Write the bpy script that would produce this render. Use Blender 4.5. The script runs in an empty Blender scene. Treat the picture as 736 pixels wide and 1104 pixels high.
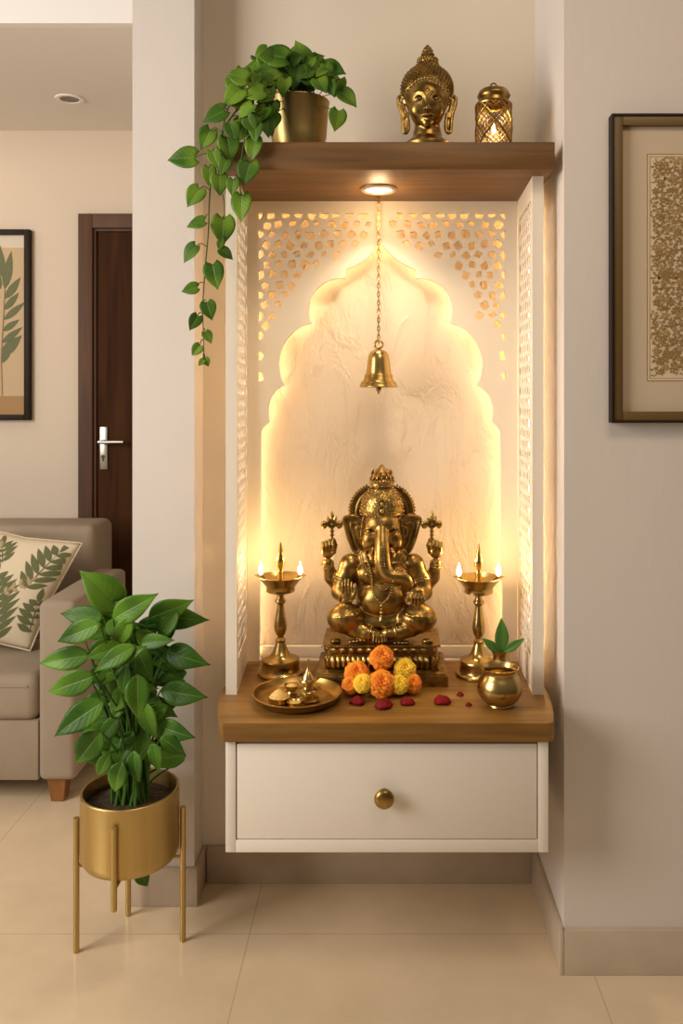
import bpy, bmesh, math, random
import numpy as np
from mathutils import Vector, Matrix

PI = math.pi
random.seed(7)
SC = bpy.context.scene
COL = SC.collection

# ------------------------------------------------------------------ camera
F, CX, CY, H = 900.0, 411.0, 430.0, 1.30          # focal length, principal point (pixels of 736x1104), eye height
cam_d = bpy.data.cameras.new('camera'); cam = bpy.data.objects.new('camera', cam_d); COL.objects.link(cam)
cam.location = (0, 0, H); cam.rotation_euler = (PI/2, 0, 0)
cam_d.sensor_fit = 'VERTICAL'; cam_d.sensor_height = 36.0; cam_d.sensor_width = 24.0
cam_d.lens = F/1104*36
cam_d.shift_x = -(CX-368)/1104; cam_d.shift_y = -(552-CY)/1104
cam_d.clip_start = 0.02
SC.camera = cam

# ------------------------------------------------------------------ exposure, world, area lights
SC.view_settings.view_transform = 'Standard'; SC.view_settings.look = 'None'
SC.view_settings.gamma = 1.0; SC.view_settings.use_curve_mapping = False
SC.view_settings.exposure = 0.0
try:
    SC.cycles.use_denoising = True
    SC.cycles.max_bounces = 8
    SC.cycles.sample_clamp_indirect = 4.0
except Exception:
    pass
W = bpy.data.worlds.new('room_light'); SC.world = W; W.use_nodes = True
wn = W.node_tree.nodes; wl = W.node_tree.links; wn.clear()
wo = wn.new('ShaderNodeOutputWorld'); wb = wn.new('ShaderNodeBackground'); wr = wn.new('ShaderNodeValToRGB')
wt = wn.new('ShaderNodeTexCoord'); wx = wn.new('ShaderNodeSeparateXYZ'); wm = wn.new('ShaderNodeMapRange')
wl.new(wt.outputs['Generated'], wx.inputs[0]); wl.new(wx.outputs['Z'], wm.inputs[0])
wm.inputs[1].default_value = -1; wm.inputs[2].default_value = 1
wl.new(wm.outputs[0], wr.inputs[0]); wl.new(wr.outputs[0], wb.inputs[0]); wl.new(wb.outputs[0], wo.inputs[0])
e = wr.color_ramp.elements
e[0].position = 0.0; e[0].color = (0.11, 0.07, 0.04, 1)
e[1].position = 1.0; e[1].color = (0.63, 0.54, 0.44, 1)
x = e.new(0.45); x.color = (0.20, 0.145, 0.10, 1)
x = e.new(0.62); x.color = (0.50, 0.42, 0.335, 1)
wb.inputs[1].default_value = 0.35

def area_light(name, loc, target, sx, sy, power, col):
    d = bpy.data.lights.new(name, 'AREA'); d.shape = 'RECTANGLE'; d.size = sx; d.size_y = sy
    d.energy = power; d.color = col
    o = bpy.data.objects.new(name, d); COL.objects.link(o); o.location = loc
    o.rotation_euler = (Vector(target)-Vector(loc)).to_track_quat('-Z', 'Y').to_euler()
    return o
area_light('window_daylight', (-2.7, 0.55, 1.9), (-0.1, 2.1, 1.2), 1.5, 1.8, 94, (1.0, 0.925, 0.84))
area_light('near_fill_light', (0.5, 0.6, 2.75), (0.3, 1.2, 0.0), 0.9, 0.5, 11, (1.0, 0.78, 0.54))  # added warm fill for niche, cabinet and floor, not a known fitting
area_light('far_room_light', (-2.3, 3.0, 2.40), (-1.6, 3.3, 0.4), 0.6, 0.5, 5, (1.0, 0.82, 0.62))

# ------------------------------------------------------------------ helpers
def lin(r, g, b):
    f = lambda c: (c/255)/12.92 if c/255 <= 0.04045 else ((c/255+0.055)/1.055)**2.4
    return (f(r), f(g), f(b), 1)

def P(px, py, d):                                   # a point seen at pixel (px, py) at distance d
    return Vector(((px-CX)*d/F, d, H-(py-CY)*d/F))

def mat(name, col, rough=0.6, metal=0.0, bump=None, var=None, emit=None, spec=None, coat=0.0, stretch=None, sub=None, detail=4):
    """bump=(scale,strength), var=(scale,colour2,lo,hi)"""
    m = bpy.data.materials.new(name); m.use_nodes = True
    nt = m.node_tree; n = nt.nodes; l = nt.links
    b = n['Principled BSDF']
    b.inputs['Base Color'].default_value = col
    b.inputs['Roughness'].default_value = rough
    b.inputs['Metallic'].default_value = metal
    if spec is not None: b.inputs['Specular IOR Level'].default_value = spec
    if coat: b.inputs['Coat Weight'].default_value = coat; b.inputs['Coat Roughness'].default_value = 0.15
    co = None
    if bump or var:
        tc = n.new('ShaderNodeTexCoord'); mp = n.new('ShaderNodeMapping')
        l.new(tc.outputs['Object'], mp.inputs[0]); co = mp.outputs[0]
        if stretch: mp.inputs['Scale'].default_value = stretch
    if var:
        s, c2, lo, hi = var
        t = n.new('ShaderNodeTexNoise'); t.inputs['Scale'].default_value = s; t.inputs['Detail'].default_value = detail
        l.new(co, t.inputs['Vector'])
        r = n.new('ShaderNodeValToRGB'); r.color_ramp.elements[0].position = lo; r.color_ramp.elements[1].position = hi
        r.color_ramp.elements[0].color = col; r.color_ramp.elements[1].color = c2
        l.new(t.outputs['Fac'], r.inputs[0]); l.new(r.outputs[0], b.inputs['Base Color'])
    if bump:
        t = n.new('ShaderNodeTexNoise'); t.inputs['Scale'].default_value = bump[0]; t.inputs['Detail'].default_value = 5
        l.new(co, t.inputs['Vector'])
        bp = n.new('ShaderNodeBump'); bp.inputs['Strength'].default_value = bump[1]
        bp.inputs['Distance'].default_value = bump[2] if len(bump) > 2 else 0.002
        l.new(t.outputs['Fac'], bp.inputs['Height']); l.new(bp.outputs[0], b.inputs['Normal'])
    if emit:
        b.inputs['Emission Color'].default_value = emit[0]; b.inputs['Emission Strength'].default_value = emit[1]
    return m

def wood(name, c1, c2, c3, rough, axis='X', fine=1.0, coat=0.0):
    m = bpy.data.materials.new(name); m.use_nodes = True
    nt = m.node_tree; n = nt.nodes; l = nt.links; b = n['Principled BSDF']
    tc = n.new('ShaderNodeTexCoord'); mp = n.new('ShaderNodeMapping'); l.new(tc.outputs['Object'], mp.inputs[0])
    mp.inputs['Scale'].default_value = {'X': (1.2, 16, 16), 'Z': (16, 16, 1.2)}[axis]
    t = n.new('ShaderNodeTexNoise'); t.inputs['Scale'].default_value = 2.2*fine; t.inputs['Detail'].default_value = 6
    t.inputs['Distortion'].default_value = 0.6; l.new(mp.outputs[0], t.inputs['Vector'])
    r = n.new('ShaderNodeValToRGB'); e = r.color_ramp.elements
    e[0].position = 0.30; e[0].color = c1; e[1].position = 0.72; e[1].color = c3
    k = e.new(0.5); k.color = c2
    l.new(t.outputs['Fac'], r.inputs[0]); l.new(r.outputs[0], b.inputs['Base Color'])
    mp2 = n.new('ShaderNodeMapping'); l.new(tc.outputs['Object'], mp2.inputs[0])
    mp2.inputs['Scale'].default_value = {'X': (3, 90, 90), 'Z': (90, 90, 3)}[axis]
    t2 = n.new('ShaderNodeTexNoise'); t2.inputs['Scale'].default_value = 4; l.new(mp2.outputs[0], t2.inputs['Vector'])
    bp = n.new('ShaderNodeBump'); bp.inputs['Strength'].default_value = 0.25; bp.inputs['Distance'].default_value = 0.001
    l.new(t2.outputs['Fac'], bp.inputs['Height']); l.new(bp.outputs[0], b.inputs['Normal'])
    b.inputs['Roughness'].default_value = rough
    if coat: b.inputs['Coat Weight'].default_value = coat; b.inputs['Coat Roughness'].default_value = 0.2
    return m

def props(o, label=None, cat=None, group=None, kind=None):
    if label: o['label'] = label
    if cat: o['category'] = cat
    if group: o['group'] = group
    if kind: o['kind'] = kind
    return o

def thing(name, label, cat, loc=(0, 0, 0), group=None):
    o = bpy.data.objects.new(name, None); COL.objects.link(o); o.location = loc; o.empty_display_size = 0.05
    return props(o, label, cat, group)

def wloc(o):
    v = Vector((0, 0, 0))
    while o is not None:
        v += o.location; o = o.parent
    return v

def finish(me, m, smooth, name):
    if m is not None: me.materials.append(m)
    if smooth == 'auto':
        me.polygons.foreach_set('use_smooth', [True]*len(me.polygons))
        try: me.set_sharp_from_angle(angle=math.radians(40))
        except Exception: pass
    elif smooth:
        me.polygons.foreach_set('use_smooth', [True]*len(me.polygons))

def obj(name, bm, m, parent=None, smooth='auto', origin=None, label=None):
    """bm holds world coordinates; they become local to the parent (or to origin)"""
    base = wloc(parent) if parent is not None else Vector(origin or (0, 0, 0))
    if isinstance(bm, bmesh.types.BMesh):
        bmesh.ops.recalc_face_normals(bm, faces=bm.faces[:])
        bmesh.ops.translate(bm, verts=bm.verts[:], vec=-base)
        me = bpy.data.meshes.new(name); bm.to_mesh(me); bm.free()
    else:
        me = bm; me.transform(Matrix.Translation(-base))
    finish(me, m, smooth, name)
    o = bpy.data.objects.new(name, me); COL.objects.link(o)
    if parent is not None: o.parent = parent
    else: o.location = base
    if label: o['label'] = label
    return o

def struct(name, bm, m, smooth='auto'):
    o = obj(name, bm, m, None, smooth); o['kind'] = 'structure'; return o

def copy_tree(o, loc=None, parent=None):
    c = o.copy(); COL.objects.link(c)
    if parent is not None: c.parent = parent
    if loc is not None: c.location = loc
    for ch in [q for q in bpy.data.objects if q.parent == o]:
        copy_tree(ch, None, c)
    return c

def NB(): return bmesh.new()

def merge(bm, other):
    me = bpy.data.meshes.new('tmp'); other.to_mesh(me); other.free(); bm.from_mesh(me); bpy.data.meshes.remove(me)

def box(bm, x0, x1, y0, y1, z0, z1, bev=0.0, seg=2):
    t = NB()
    M = Matrix.Translation(((x0+x1)/2, (y0+y1)/2, (z0+z1)/2)) @ Matrix.Diagonal((abs(x1-x0), abs(y1-y0), abs(z1-z0), 1))
    bmesh.ops.create_cube(t, size=1, matrix=M)
    if bev: bmesh.ops.bevel(t, geom=t.edges[:], offset=bev, segments=seg, profile=0.5, affect='EDGES')
    merge(bm, t); return bm

def lathe(bm, prof, c=(0, 0, 0), seg=40, sx=1.0, sy=1.0, cap=True):
    """prof = [(radius, z)]"""
    c = Vector(c); rings = []
    for r, z in prof:
        if r < 1e-5: rings.append([bm.verts.new(c+Vector((0, 0, z)))])
        else: rings.append([bm.verts.new(c+Vector((r*sx*math.cos(2*PI*i/seg), r*sy*math.sin(2*PI*i/seg), z))) for i in range(seg)])
    for a, b in zip(rings, rings[1:]):
        for i in range(seg):
            j = (i+1) % seg
            if len(a) == 1 and len(b) == 1: continue
            if len(a) == 1: f = (a[0], b[i], b[j])
            elif len(b) == 1: f = (a[i], b[0], a[j])
            else: f = (a[i], b[i], b[j], a[j])
            try: bm.faces.new(f)
            except ValueError: pass
    if cap:
        for r in (rings[0], rings[-1]):
            if len(r) > 2:
                try: bm.faces.new(r)
                except ValueError: pass
    return bm

def tube(bm, pts, rad, seg=8, closed=False):
    pts = [Vector(p) for p in pts]; n = len(pts)
    rads = rad if isinstance(rad, (list, tuple)) else [rad]*n
    rings = []; up = None
    for i, p in enumerate(pts):
        a = pts[(i-1) % n] if (closed or i > 0) else p
        b = pts[(i+1) % n] if (closed or i < n-1) else p
        t = (b-a).normalized() if (b-a).length > 1e-9 else Vector((0, 0, 1))
        if up is None:
            up = Vector((0, 0, 1)) if abs(t.z) < 0.9 else Vector((1, 0, 0))
        u = up - t*up.dot(t)
        if u.length < 1e-6: u = t.orthogonal()
        u.normalize(); v = t.cross(u); up = u
        rings.append([bm.verts.new(p+(u*math.cos(2*PI*k/seg)+v*math.sin(2*PI*k/seg))*rads[i]) for k in range(seg)])
    for i in range(n if closed else n-1):
        a, b = rings[i], rings[(i+1) % n]
        for k in range(seg):
            q = (k+1) % seg
            bm.faces.new((a[k], a[q], b[q], b[k]))
    if not closed:
        bm.faces.new(rings[0][::-1]); bm.faces.new(rings[-1])
    return bm

def ball(bm, c, r, sub=2, rot=None):
    if not isinstance(r, (tuple, list)): r = (r, r, r)
    M = Matrix.Translation(c) @ (rot.to_4x4() if rot is not None else Matrix.Identity(4)) @ Matrix.Diagonal((r[0], r[1], r[2], 1))
    bmesh.ops.create_icosphere(bm, subdivisions=sub, radius=1, matrix=M); return bm

def torus(bm, c, R, r, axis=(0, 0, 1), seg=24, sides=8, sx=1, sy=1):
    q = Vector((0, 0, 1)).rotation_difference(Vector(axis))
    pts = [Vector(c)+q @ Vector((R*sx*math.cos(2*PI*i/seg), R*sy*math.sin(2*PI*i/seg), 0)) for i in range(seg)]
    return tube(bm, pts, r, sides, True)

def catmull(pts, n=6, closed=False):
    pts = [Vector(p) for p in pts]; out = []; N = len(pts)
    for i in range(N if closed else N-1):
        p0 = pts[(i-1) % N] if closed or i > 0 else pts[i]
        p1 = pts[i]; p2 = pts[(i+1) % N]
        p3 = pts[(i+2) % N] if closed or i+2 < N else p2
        for k in range(n):
            t = k/n
            out.append(0.5*((2*p1)+(p2-p0)*t+(2*p0-5*p1+4*p2-p3)*t*t+(3*p1-p0-3*p2+p3)*t**3))
    if not closed: out.append(pts[-1])
    return out

def resample(pts, step):
    pts = [Vector(p) for p in pts]; out = [pts[0]]; acc = 0
    for a, b in zip(pts, pts[1:]):
        L = (b-a).length
        if L < 1e-9: continue
        s = step-acc
        while s <= L:
            out.append(a+(b-a)*(s/L)); s += step
        acc = L-(s-step)
    return out

def prism(bm, outline, y0, y1, f=lambda a, b, c: (a, c, b)):
    """outline in 2D, extruded"""
    A = [bm.verts.new(f(a, b, y0)) for a, b in outline]; B = [bm.verts.new(f(a, b, y1)) for a, b in outline]
    bm.faces.new(A); bm.faces.new(B[::-1]); n = len(A)
    for i in range(n): bm.faces.new((A[i], B[i], B[(i+1) % n], A[(i+1) % n]))
    return bm

def pierced(outer, holes, half, remap):
    """a flat board with holes: 2D filled curve, extruded, turned into a mesh"""
    cu = bpy.data.curves.new('tmp', 'CURVE'); cu.dimensions = '2D'; cu.fill_mode = 'BOTH'; cu.extrude = half
    for loop in [outer]+holes:
        s = cu.splines.new('POLY'); s.points.add(len(loop)-1); s.use_cyclic_u = True
        for p, (a, b) in zip(s.points, loop): p.co = (a, b, 0, 1)
    o = bpy.data.objects.new('tmp', cu); COL.objects.link(o)
    dg = bpy.context.evaluated_depsgraph_get(); dg.update()
    me = bpy.data.meshes.new_from_object(o.evaluated_get(dg))
    bpy.data.objects.remove(o); bpy.data.curves.remove(cu)
    for v in me.vertices: v.co = remap(*v.co)
    me.materials.clear()
    return me

# signed-distance sculpting: shapes are blended in a grid, the surface is taken out with surface nets
class Sculpt:
    def __init__(s, lo, hi, vox):
        s.lo = np.array(lo, np.float32); s.v = vox
        s.n = np.ceil((np.array(hi)-np.array(lo))/vox).astype(int)+1
        s.D = np.full(s.n, 0.05, np.float32)
    def _apply(s, lo, hi, fn, k, sub):
        m = k+4*s.v
        a = np.clip(np.floor((np.array(lo)-m-s.lo)/s.v).astype(int), 0, s.n-1)
        b = np.clip(np.ceil((np.array(hi)+m-s.lo)/s.v).astype(int)+1, 1, s.n)
        if np.any(b <= a): return
        sl = tuple(slice(i, j) for i, j in zip(a, b))
        g = [s.lo[i]+s.v*np.arange(a[i], b[i], dtype=np.float32) for i in range(3)]
        d = fn(g[0][:, None, None], g[1][None, :, None], g[2][None, None, :]).astype(np.float32)
        A = s.D[sl]
        k = max(k, 1e-6)
        if sub:
            h = np.maximum(k-np.abs(A+d), 0)/k; s.D[sl] = np.maximum(A, -d)+h*h*k/4
        else:
            h = np.maximum(k-np.abs(A-d), 0)/k; s.D[sl] = np.minimum(A, d)-h*h*k/4
    def ell(s, c, r, k=0.004, rot=None, sub=False):
        c = np.array(c, float); r = np.array(r if hasattr(r, '__len__') else (r, r, r), float)
        R = np.array(rot.to_3x3().transposed()) if rot is not None else None
        m = r.max() if rot is not None else r
        def fn(X, Y, Z):
            X, Y, Z = X-c[0], Y-c[1], Z-c[2]
            if R is not None:
                X, Y, Z = (R[i][0]*X+R[i][1]*Y+R[i][2]*Z for i in range(3))
            k0 = np.sqrt((X/r[0])**2+(Y/r[1])**2+(Z/r[2])**2)
            k1 = np.sqrt((X/r[0]**2)**2+(Y/r[1]**2)**2+(Z/r[2]**2)**2)+1e-9
            return k0*(k0-1)/k1
        s._apply(c-m, c+m, fn, k, sub)
    def cap(s, p0, p1, r0, r1, k=0.004, sub=False, ripple=0, rn=0):
        p0 = np.array(p0, float); p1 = np.array(p1, float); d = p1-p0; L = float(d@d)+1e-12; R = max(r0, r1)
        def fn(X, Y, Z):
            t = np.clip(((X-p0[0])*d[0]+(Y-p0[1])*d[1]+(Z-p0[2])*d[2])/L, 0, 1)
            q = np.sqrt((X-p0[0]-t*d[0])**2+(Y-p0[1]-t*d[1])**2+(Z-p0[2]-t*d[2])**2)-(r0+(r1-r0)*t)
            if ripple: q = q-ripple*np.sin(t*rn*2*PI)
            return q
        s._apply(np.minimum(p0, p1)-R, np.maximum(p0, p1)+R, fn, k, sub)
    def tube(s, pts, rad, k=0.004, sub=False, ripple=0, rn=0):
        if not hasattr(rad, '__len__'): rad = [rad]*len(pts)
        for i in range(len(pts)-1): s.cap(pts[i], pts[i+1], rad[i], rad[i+1], k, sub, ripple, rn)
    def poly(s, pts, y, half, rnd, k=0.004, sub=False, slope=(0, 0)):
        """outline in XZ, thickness about Y = y"""
        pts = np.array(pts, float); x0, z0 = pts.mean(0)
        def fn(X, Y, Z):
            X2, Z2 = np.broadcast_arrays(X[:, 0, :], Z[:, 0, :])
            d = np.full(X2.shape, 1e9); sg = np.ones(X2.shape); n = len(pts)
            for i in range(n):
                a = pts[i]; b = pts[i-1]; ex, ez = b-a
                wx, wz = X2-a[0], Z2-a[1]; t = np.clip((wx*ex+wz*ez)/(ex*ex+ez*ez), 0, 1)
                d = np.minimum(d, (wx-ex*t)**2+(wz-ez*t)**2)
                c1 = Z2 >= a[1]; c2 = Z2 < b[1]; c3 = ex*wz > ez*wx
                flip = (c1 & c2 & c3) | (~c1 & ~c2 & ~c3); sg = np.where(flip, -sg, sg)
            d2 = (sg*np.sqrt(d))[:, None, :]
            yy = y+slope[0]*(X-x0)+slope[1]*(Z-z0)
            q = np.abs(Y-yy)-half
            return np.minimum(np.maximum(d2+rnd, q+rnd), 0)+np.sqrt(np.maximum(d2+rnd, 0)**2+np.maximum(q+rnd, 0)**2)-rnd
        lo = [pts[:, 0].min(), y-half*4, pts[:, 1].min()]; hi = [pts[:, 0].max(), y+half*4, pts[:, 1].max()]
        s._apply(lo, hi, fn, k, sub)
    def front(s, x, z):
        i = int(round((x-s.lo[0])/s.v)); k = int(round((z-s.lo[2])/s.v))
        i = min(max(i, 0), s.n[0]-1); k = min(max(k, 0), s.n[2]-1)
        j = np.where(s.D[i, :, k] < 0)[0]
        return float(s.lo[1]+s.v*j[0]) if len(j) else None
    def mesh(s, name):
        D = s.D; S = D < 0
        n = np.array(S.shape)-1
        cnt = np.zeros(n, np.int8)
        offs = [(a, b, c) for a in (0, 1) for b in (0, 1) for c in (0, 1)]
        for a, b, c in offs: cnt += S[a:a+n[0], b:b+n[1], c:c+n[2]]
        act = np.argwhere((cnt > 0) & (cnt < 8))
        idx = np.full(n, -1, np.int64); idx[tuple(act.T)] = np.arange(len(act))
        V = np.stack([D[act[:, 0]+a, act[:, 1]+b, act[:, 2]+c] for a, b, c in offs], 1)
        acc = np.zeros((len(act), 3)); num = np.zeros(len(act))
        for p in range(8):
            for q in range(p+1, 8):
                dv = np.array(offs[q])-np.array(offs[p])
                if np.abs(dv).sum() != 1: continue
                a, b = V[:, p], V[:, q]; m = (a < 0) != (b < 0)
                t = np.where(m, a/np.where(m, a-b, 1), 0)
                acc += np.where(m[:, None], np.array(offs[p])+t[:, None]*dv, 0); num += m
        co = s.lo+s.v*(act+acc/num[:, None])
        F_ = []
        for ax in range(3):
            u, w = (ax+1) % 3, (ax+2) % 3
            sl0 = [slice(None)]*3; sl1 = [slice(None)]*3; sl0[ax] = slice(0, -1); sl1[ax] = slice(1, None)
            A = S[tuple(sl0)]; ch = np.argwhere(A != S[tuple(sl1)])
            ch = ch[(ch[:, u] > 0) & (ch[:, w] > 0) & (ch[:, u] < n[u]) & (ch[:, w] < n[w])]
            flip = A[tuple(ch.T)]
            def cell(du, dw):
                c = ch.copy(); c[:, u] += du; c[:, w] += dw; return idx[tuple(c.T)]
            q = np.stack([cell(-1, -1), cell(0, -1), cell(0, 0), cell(-1, 0)], 1)
            q[~flip] = q[~flip][:, ::-1]; F_.append(q)
        Fa = np.concatenate(F_)
        me = bpy.data.meshes.new(name)
        me.vertices.add(len(co)); me.vertices.foreach_set('co', co.astype(np.float32).ravel())
        me.loops.add(Fa.size); me.loops.foreach_set('vertex_index', Fa.ravel().astype(np.int32))
        me.polygons.add(len(Fa)); me.polygons.foreach_set('loop_start', np.arange(0, Fa.size, 4, dtype=np.int32))
        try: me.polygons.foreach_set('loop_total', np.full(len(Fa), 4, np.int32))
        except Exception: pass
        me.update(calc_edges=True); me.validate()
        return me

# ------------------------------------------------------------------ materials
M = {}
M['wall'] = mat('wall_paint', (0.71, 0.65, 0.60, 1), 0.85, bump=(60, 0.25, 0.002), var=(3, (0.68, 0.62, 0.57, 1), .35, .65), stretch=(1, 1, 0.35))
M['wall_far'] = mat('wall_far_paint', (0.66, 0.56, 0.45, 1), 0.9, bump=(80, 0.1))
M['white'] = mat('white_paint', (0.86, 0.83, 0.80, 1), 0.8)
M['ceil'] = mat('ceiling_paint', (0.80, 0.75, 0.69, 1), 0.85)
M['skirt'] = mat('baseboard_stone', (0.52, 0.42, 0.31, 1), 0.45, var=(14, (0.47, 0.37, 0.27, 1), .35, .7), bump=(40, .05))
M['jali'] = mat('carved_panel_paint', (0.84, 0.76, 0.64, 1), 0.6, bump=(120, 0.08, 0.001))
M['cab'] = mat('cabinet_lacquer', (0.80, 0.73, 0.64, 1), 0.42)
M['gap'] = mat('cabinet_shadow_gap', (0.10, 0.07, 0.05, 1), 0.8)
M['wood'] = wood('oak_top', lin(108, 75, 31), lin(134, 96, 42), lin(156, 114, 54), 0.42, 'X')
M['wood_shelf'] = wood('oak_shelf', lin(92, 62, 29), lin(112, 77, 37), lin(131, 92, 46), 0.5, 'X')
M['door'] = wood('dark_door_wood', lin(48, 27, 12), lin(62, 36, 16), lin(74, 44, 21), 0.7, 'Z', .7)
M['door'].node_tree.nodes['Principled BSDF'].inputs['Specular IOR Level'].default_value = .1
M['doorframe'] = wood('dark_frame_wood', lin(64, 38, 18), lin(80, 49, 24), lin(92, 57, 29), 0.65, 'Z', .7)
M['legwood'] = wood('sofa_leg_wood', lin(112, 70, 30), lin(134, 86, 40), lin(148, 97, 48), 0.45, 'Z')
M['steel'] = mat('brushed_steel', (0.58, 0.54, 0.48, 1), 0.32, 1.0)
M['brass'] = mat('polished_brass', (0.55, 0.385, 0.14, 1), 0.27, 1.0, var=(18, (0.45, 0.305, 0.10, 1), .4, .7), bump=(90, .06, .001))
M['brass_dark'] = mat('aged_brass', (0.41, 0.262, 0.08, 1), 0.34, 1.0, var=(45, (0.20, 0.118, 0.032, 1), .42, .68), bump=(150, .12, .0010))
M['brass_satin'] = mat('satin_brass', (0.56, 0.41, 0.165, 1), 0.38, 1.0, var=(40, (0.50, 0.36, 0.14, 1), .4, .7), stretch=(1, 1, .05))
M['brass_plate'] = mat('worn_plate_brass', (0.44, 0.28, 0.085, 1), 0.33, 1.0, var=(25, (0.34, 0.21, 0.06, 1), .4, .7), bump=(120, .2, .001))
M['brass_bright'] = mat('bright_brass', (0.66, 0.46, 0.19, 1), 0.25, 1.0)
M['leaf'] = mat('pothos_leaf', (0.042, 0.115, 0.008, 1), 0.42, var=(13, (0.15, 0.27, 0.022, 1), .42, .66), bump=(60, .15), spec=0.22, detail=1)
M['leaf2'] = mat('floor_plant_leaf', (0.030, 0.095, 0.007, 1), 0.38, var=(9, (0.115, 0.26, 0.022, 1), .42, .68), bump=(50, .15), spec=0.22, detail=1)
M['leaf3'] = mat('vase_leaf', (0.07, 0.19, 0.03, 1), 0.4)
M['stem'] = mat('plant_stem', (0.055, 0.13, 0.018, 1), 0.55, spec=.2)
M['soil'] = mat('potting_soil', (0.035, 0.018, 0.009, 1), 0.95, bump=(90, 1.0, .006), var=(70, (0.07, 0.038, 0.018, 1), .4, .6))
M['sofa'] = mat('sofa_fabric', (0.33, 0.262, 0.19, 1), 0.92, bump=(420, .35, .001), var=(5, (0.29, 0.228, 0.163, 1), .35, .7))
M['pillow'] = mat('pillow_linen', (0.66, 0.56, 0.40, 1), 0.9, bump=(300, .3, .001))
M['print'] = mat('pillow_leaf_print', (0.125, 0.135, 0.055, 1), 0.9)
M['print_tan'] = mat('pillow_tan_print', (0.42, 0.30, 0.17, 1), 0.9)
M['led'] = mat('warm_light_strip', (1, .8, .5, 1), 0.5, emit=((1.0, 0.67, 0.36, 1), 9.5))
M['led_side'] = mat('warm_side_strip', (1, .8, .5, 1), 0.5, emit=((1.0, 0.62, 0.24, 1), 9.0))
M['led_left'] = mat('warm_left_strip', (1, .8, .5, 1), 0.5, emit=((1.0, 0.60, 0.24, 1), 13.0))
M['led_right'] = mat('warm_right_strip', (1, .8, .5, 1), 0.5, emit=((1.0, 0.66, 0.30, 1), 26.0))
M['flame'] = mat('flame', (1, .8, .4, 1), 0.5, emit=((1.0, 0.72, 0.32, 1), 16.0))
M['glow'] = mat('candle_wax', (0.95, .75, .45, 1), 0.5, emit=((1.0, 0.62, 0.22, 1), 1.2))
M['lamp'] = mat('downlight_diffuser', (1, 1, 1, 1), 0.5, emit=((1.0, 0.85, 0.62, 1), 9.0))
M['lamp_off'] = mat('downlight_unlit', (0.16, 0.13, 0.10, 1), 0.4)
M['chrome'] = mat('downlight_rim', (0.66, 0.56, 0.42, 1), 0.28, 0.9)
M['orange'] = mat('orange_marigold', (0.90, 0.22, 0.008, 1), 0.65, var=(60, (1.0, 0.36, 0.012, 1), .4, .65))
M['yellow'] = mat('yellow_marigold', (0.95, 0.56, 0.02, 1), 0.65, var=(60, (1.0, 0.70, 0.05, 1), .4, .65))
M['sepal'] = mat('marigold_sepal', (0.10, 0.13, 0.03, 1), 0.7)
M['rose'] = mat('rose_petal_red', (0.15, 0.002, 0.005, 1), 0.65, spec=.2, var=(90, (0.25, 0.004, 0.008, 1), .4, .65))
M['rice'] = mat('turmeric_rice', (0.72, 0.40, 0.08, 1), 0.7, bump=(200, .6, .003), var=(260, (0.85, 0.60, 0.22, 1), .4, .6))
M['frame_dark'] = mat('frame_black_brown', (0.022, 0.014, 0.009, 1), 0.5, spec=.15)
M['frame_bronze'] = mat('frame_bronze', (0.135, 0.078, 0.022, 1), 0.5, 0.1)
M['mat'] = mat('picture_mat', (0.58, 0.47, 0.34, 1), 0.8)
M['paper'] = mat('art_paper', (0.68, 0.55, 0.38, 1), 0.8)
M['gold_ink'] = mat('gold_ink', (0.29, 0.175, 0.055, 1), 0.6)
M['gold_ink2'] = mat('light_gold_ink', (0.38, 0.25, 0.09, 1), 0.6)
M['art_bg'] = mat('art_sand', (0.52, 0.385, 0.235, 1), 0.8)
M['art_mat'] = mat('art_off_white', (0.62, 0.55, 0.44, 1), 0.8)
M['art_ground'] = mat('art_clay', (0.36, 0.215, 0.095, 1), 0.8)
M['art_leaf'] = mat('art_sage', (0.135, 0.145, 0.07, 1), 0.8)
M['art_stem'] = mat('art_beige_stem', (0.45, 0.34, 0.20, 1), 0.8)
M['black'] = mat('black_wick', (0.02, 0.015, 0.01, 1), 0.8)
M['eye'] = mat('dark_inlay', (0.05, 0.025, 0.01, 1), 0.35, 0.6)

# trowelled plaster
def plaster():
    m = bpy.data.materials.new('trowelled_plaster'); m.use_nodes = True
    n = m.node_tree.nodes; l = m.node_tree.links; b = n['Principled BSDF']
    b.inputs['Base Color'].default_value = (0.76, 0.655, 0.53, 1); b.inputs['Roughness'].default_value = 0.85
    tc = n.new('ShaderNodeTexCoord'); mp = n.new('ShaderNodeMapping'); mp.inputs['Rotation'].default_value = (0, 0.6, 0)
    mp.inputs['Scale'].default_value = (1.0, 1.0, 0.45); l.new(tc.outputs['Object'], mp.inputs[0])
    t = n.new('ShaderNodeTexNoise'); t.inputs['Scale'].default_value = 13; t.inputs['Detail'].default_value = 9
    t.inputs['Distortion'].default_value = 0.5; t.inputs['Roughness'].default_value = 0.6; l.new(mp.outputs[0], t.inputs['Vector'])
    r = n.new('ShaderNodeValToRGB'); r.color_ramp.elements[0].position = .47; r.color_ramp.elements[1].position = .60
    l.new(t.outputs['Fac'], r.inputs[0])
    bp = n.new('ShaderNodeBump'); bp.inputs['Strength'].default_value = 0.6; bp.inputs['Distance'].default_value = 0.006
    l.new(r.outputs[0], bp.inputs['Height']); l.new(bp.outputs[0], b.inputs['Normal'])
    return m
M['plaster'] = plaster()
M['niche'] = mat('niche_paint', (0.78, 0.685, 0.56, 1), 0.85, bump=(60, .15, .001))

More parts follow.
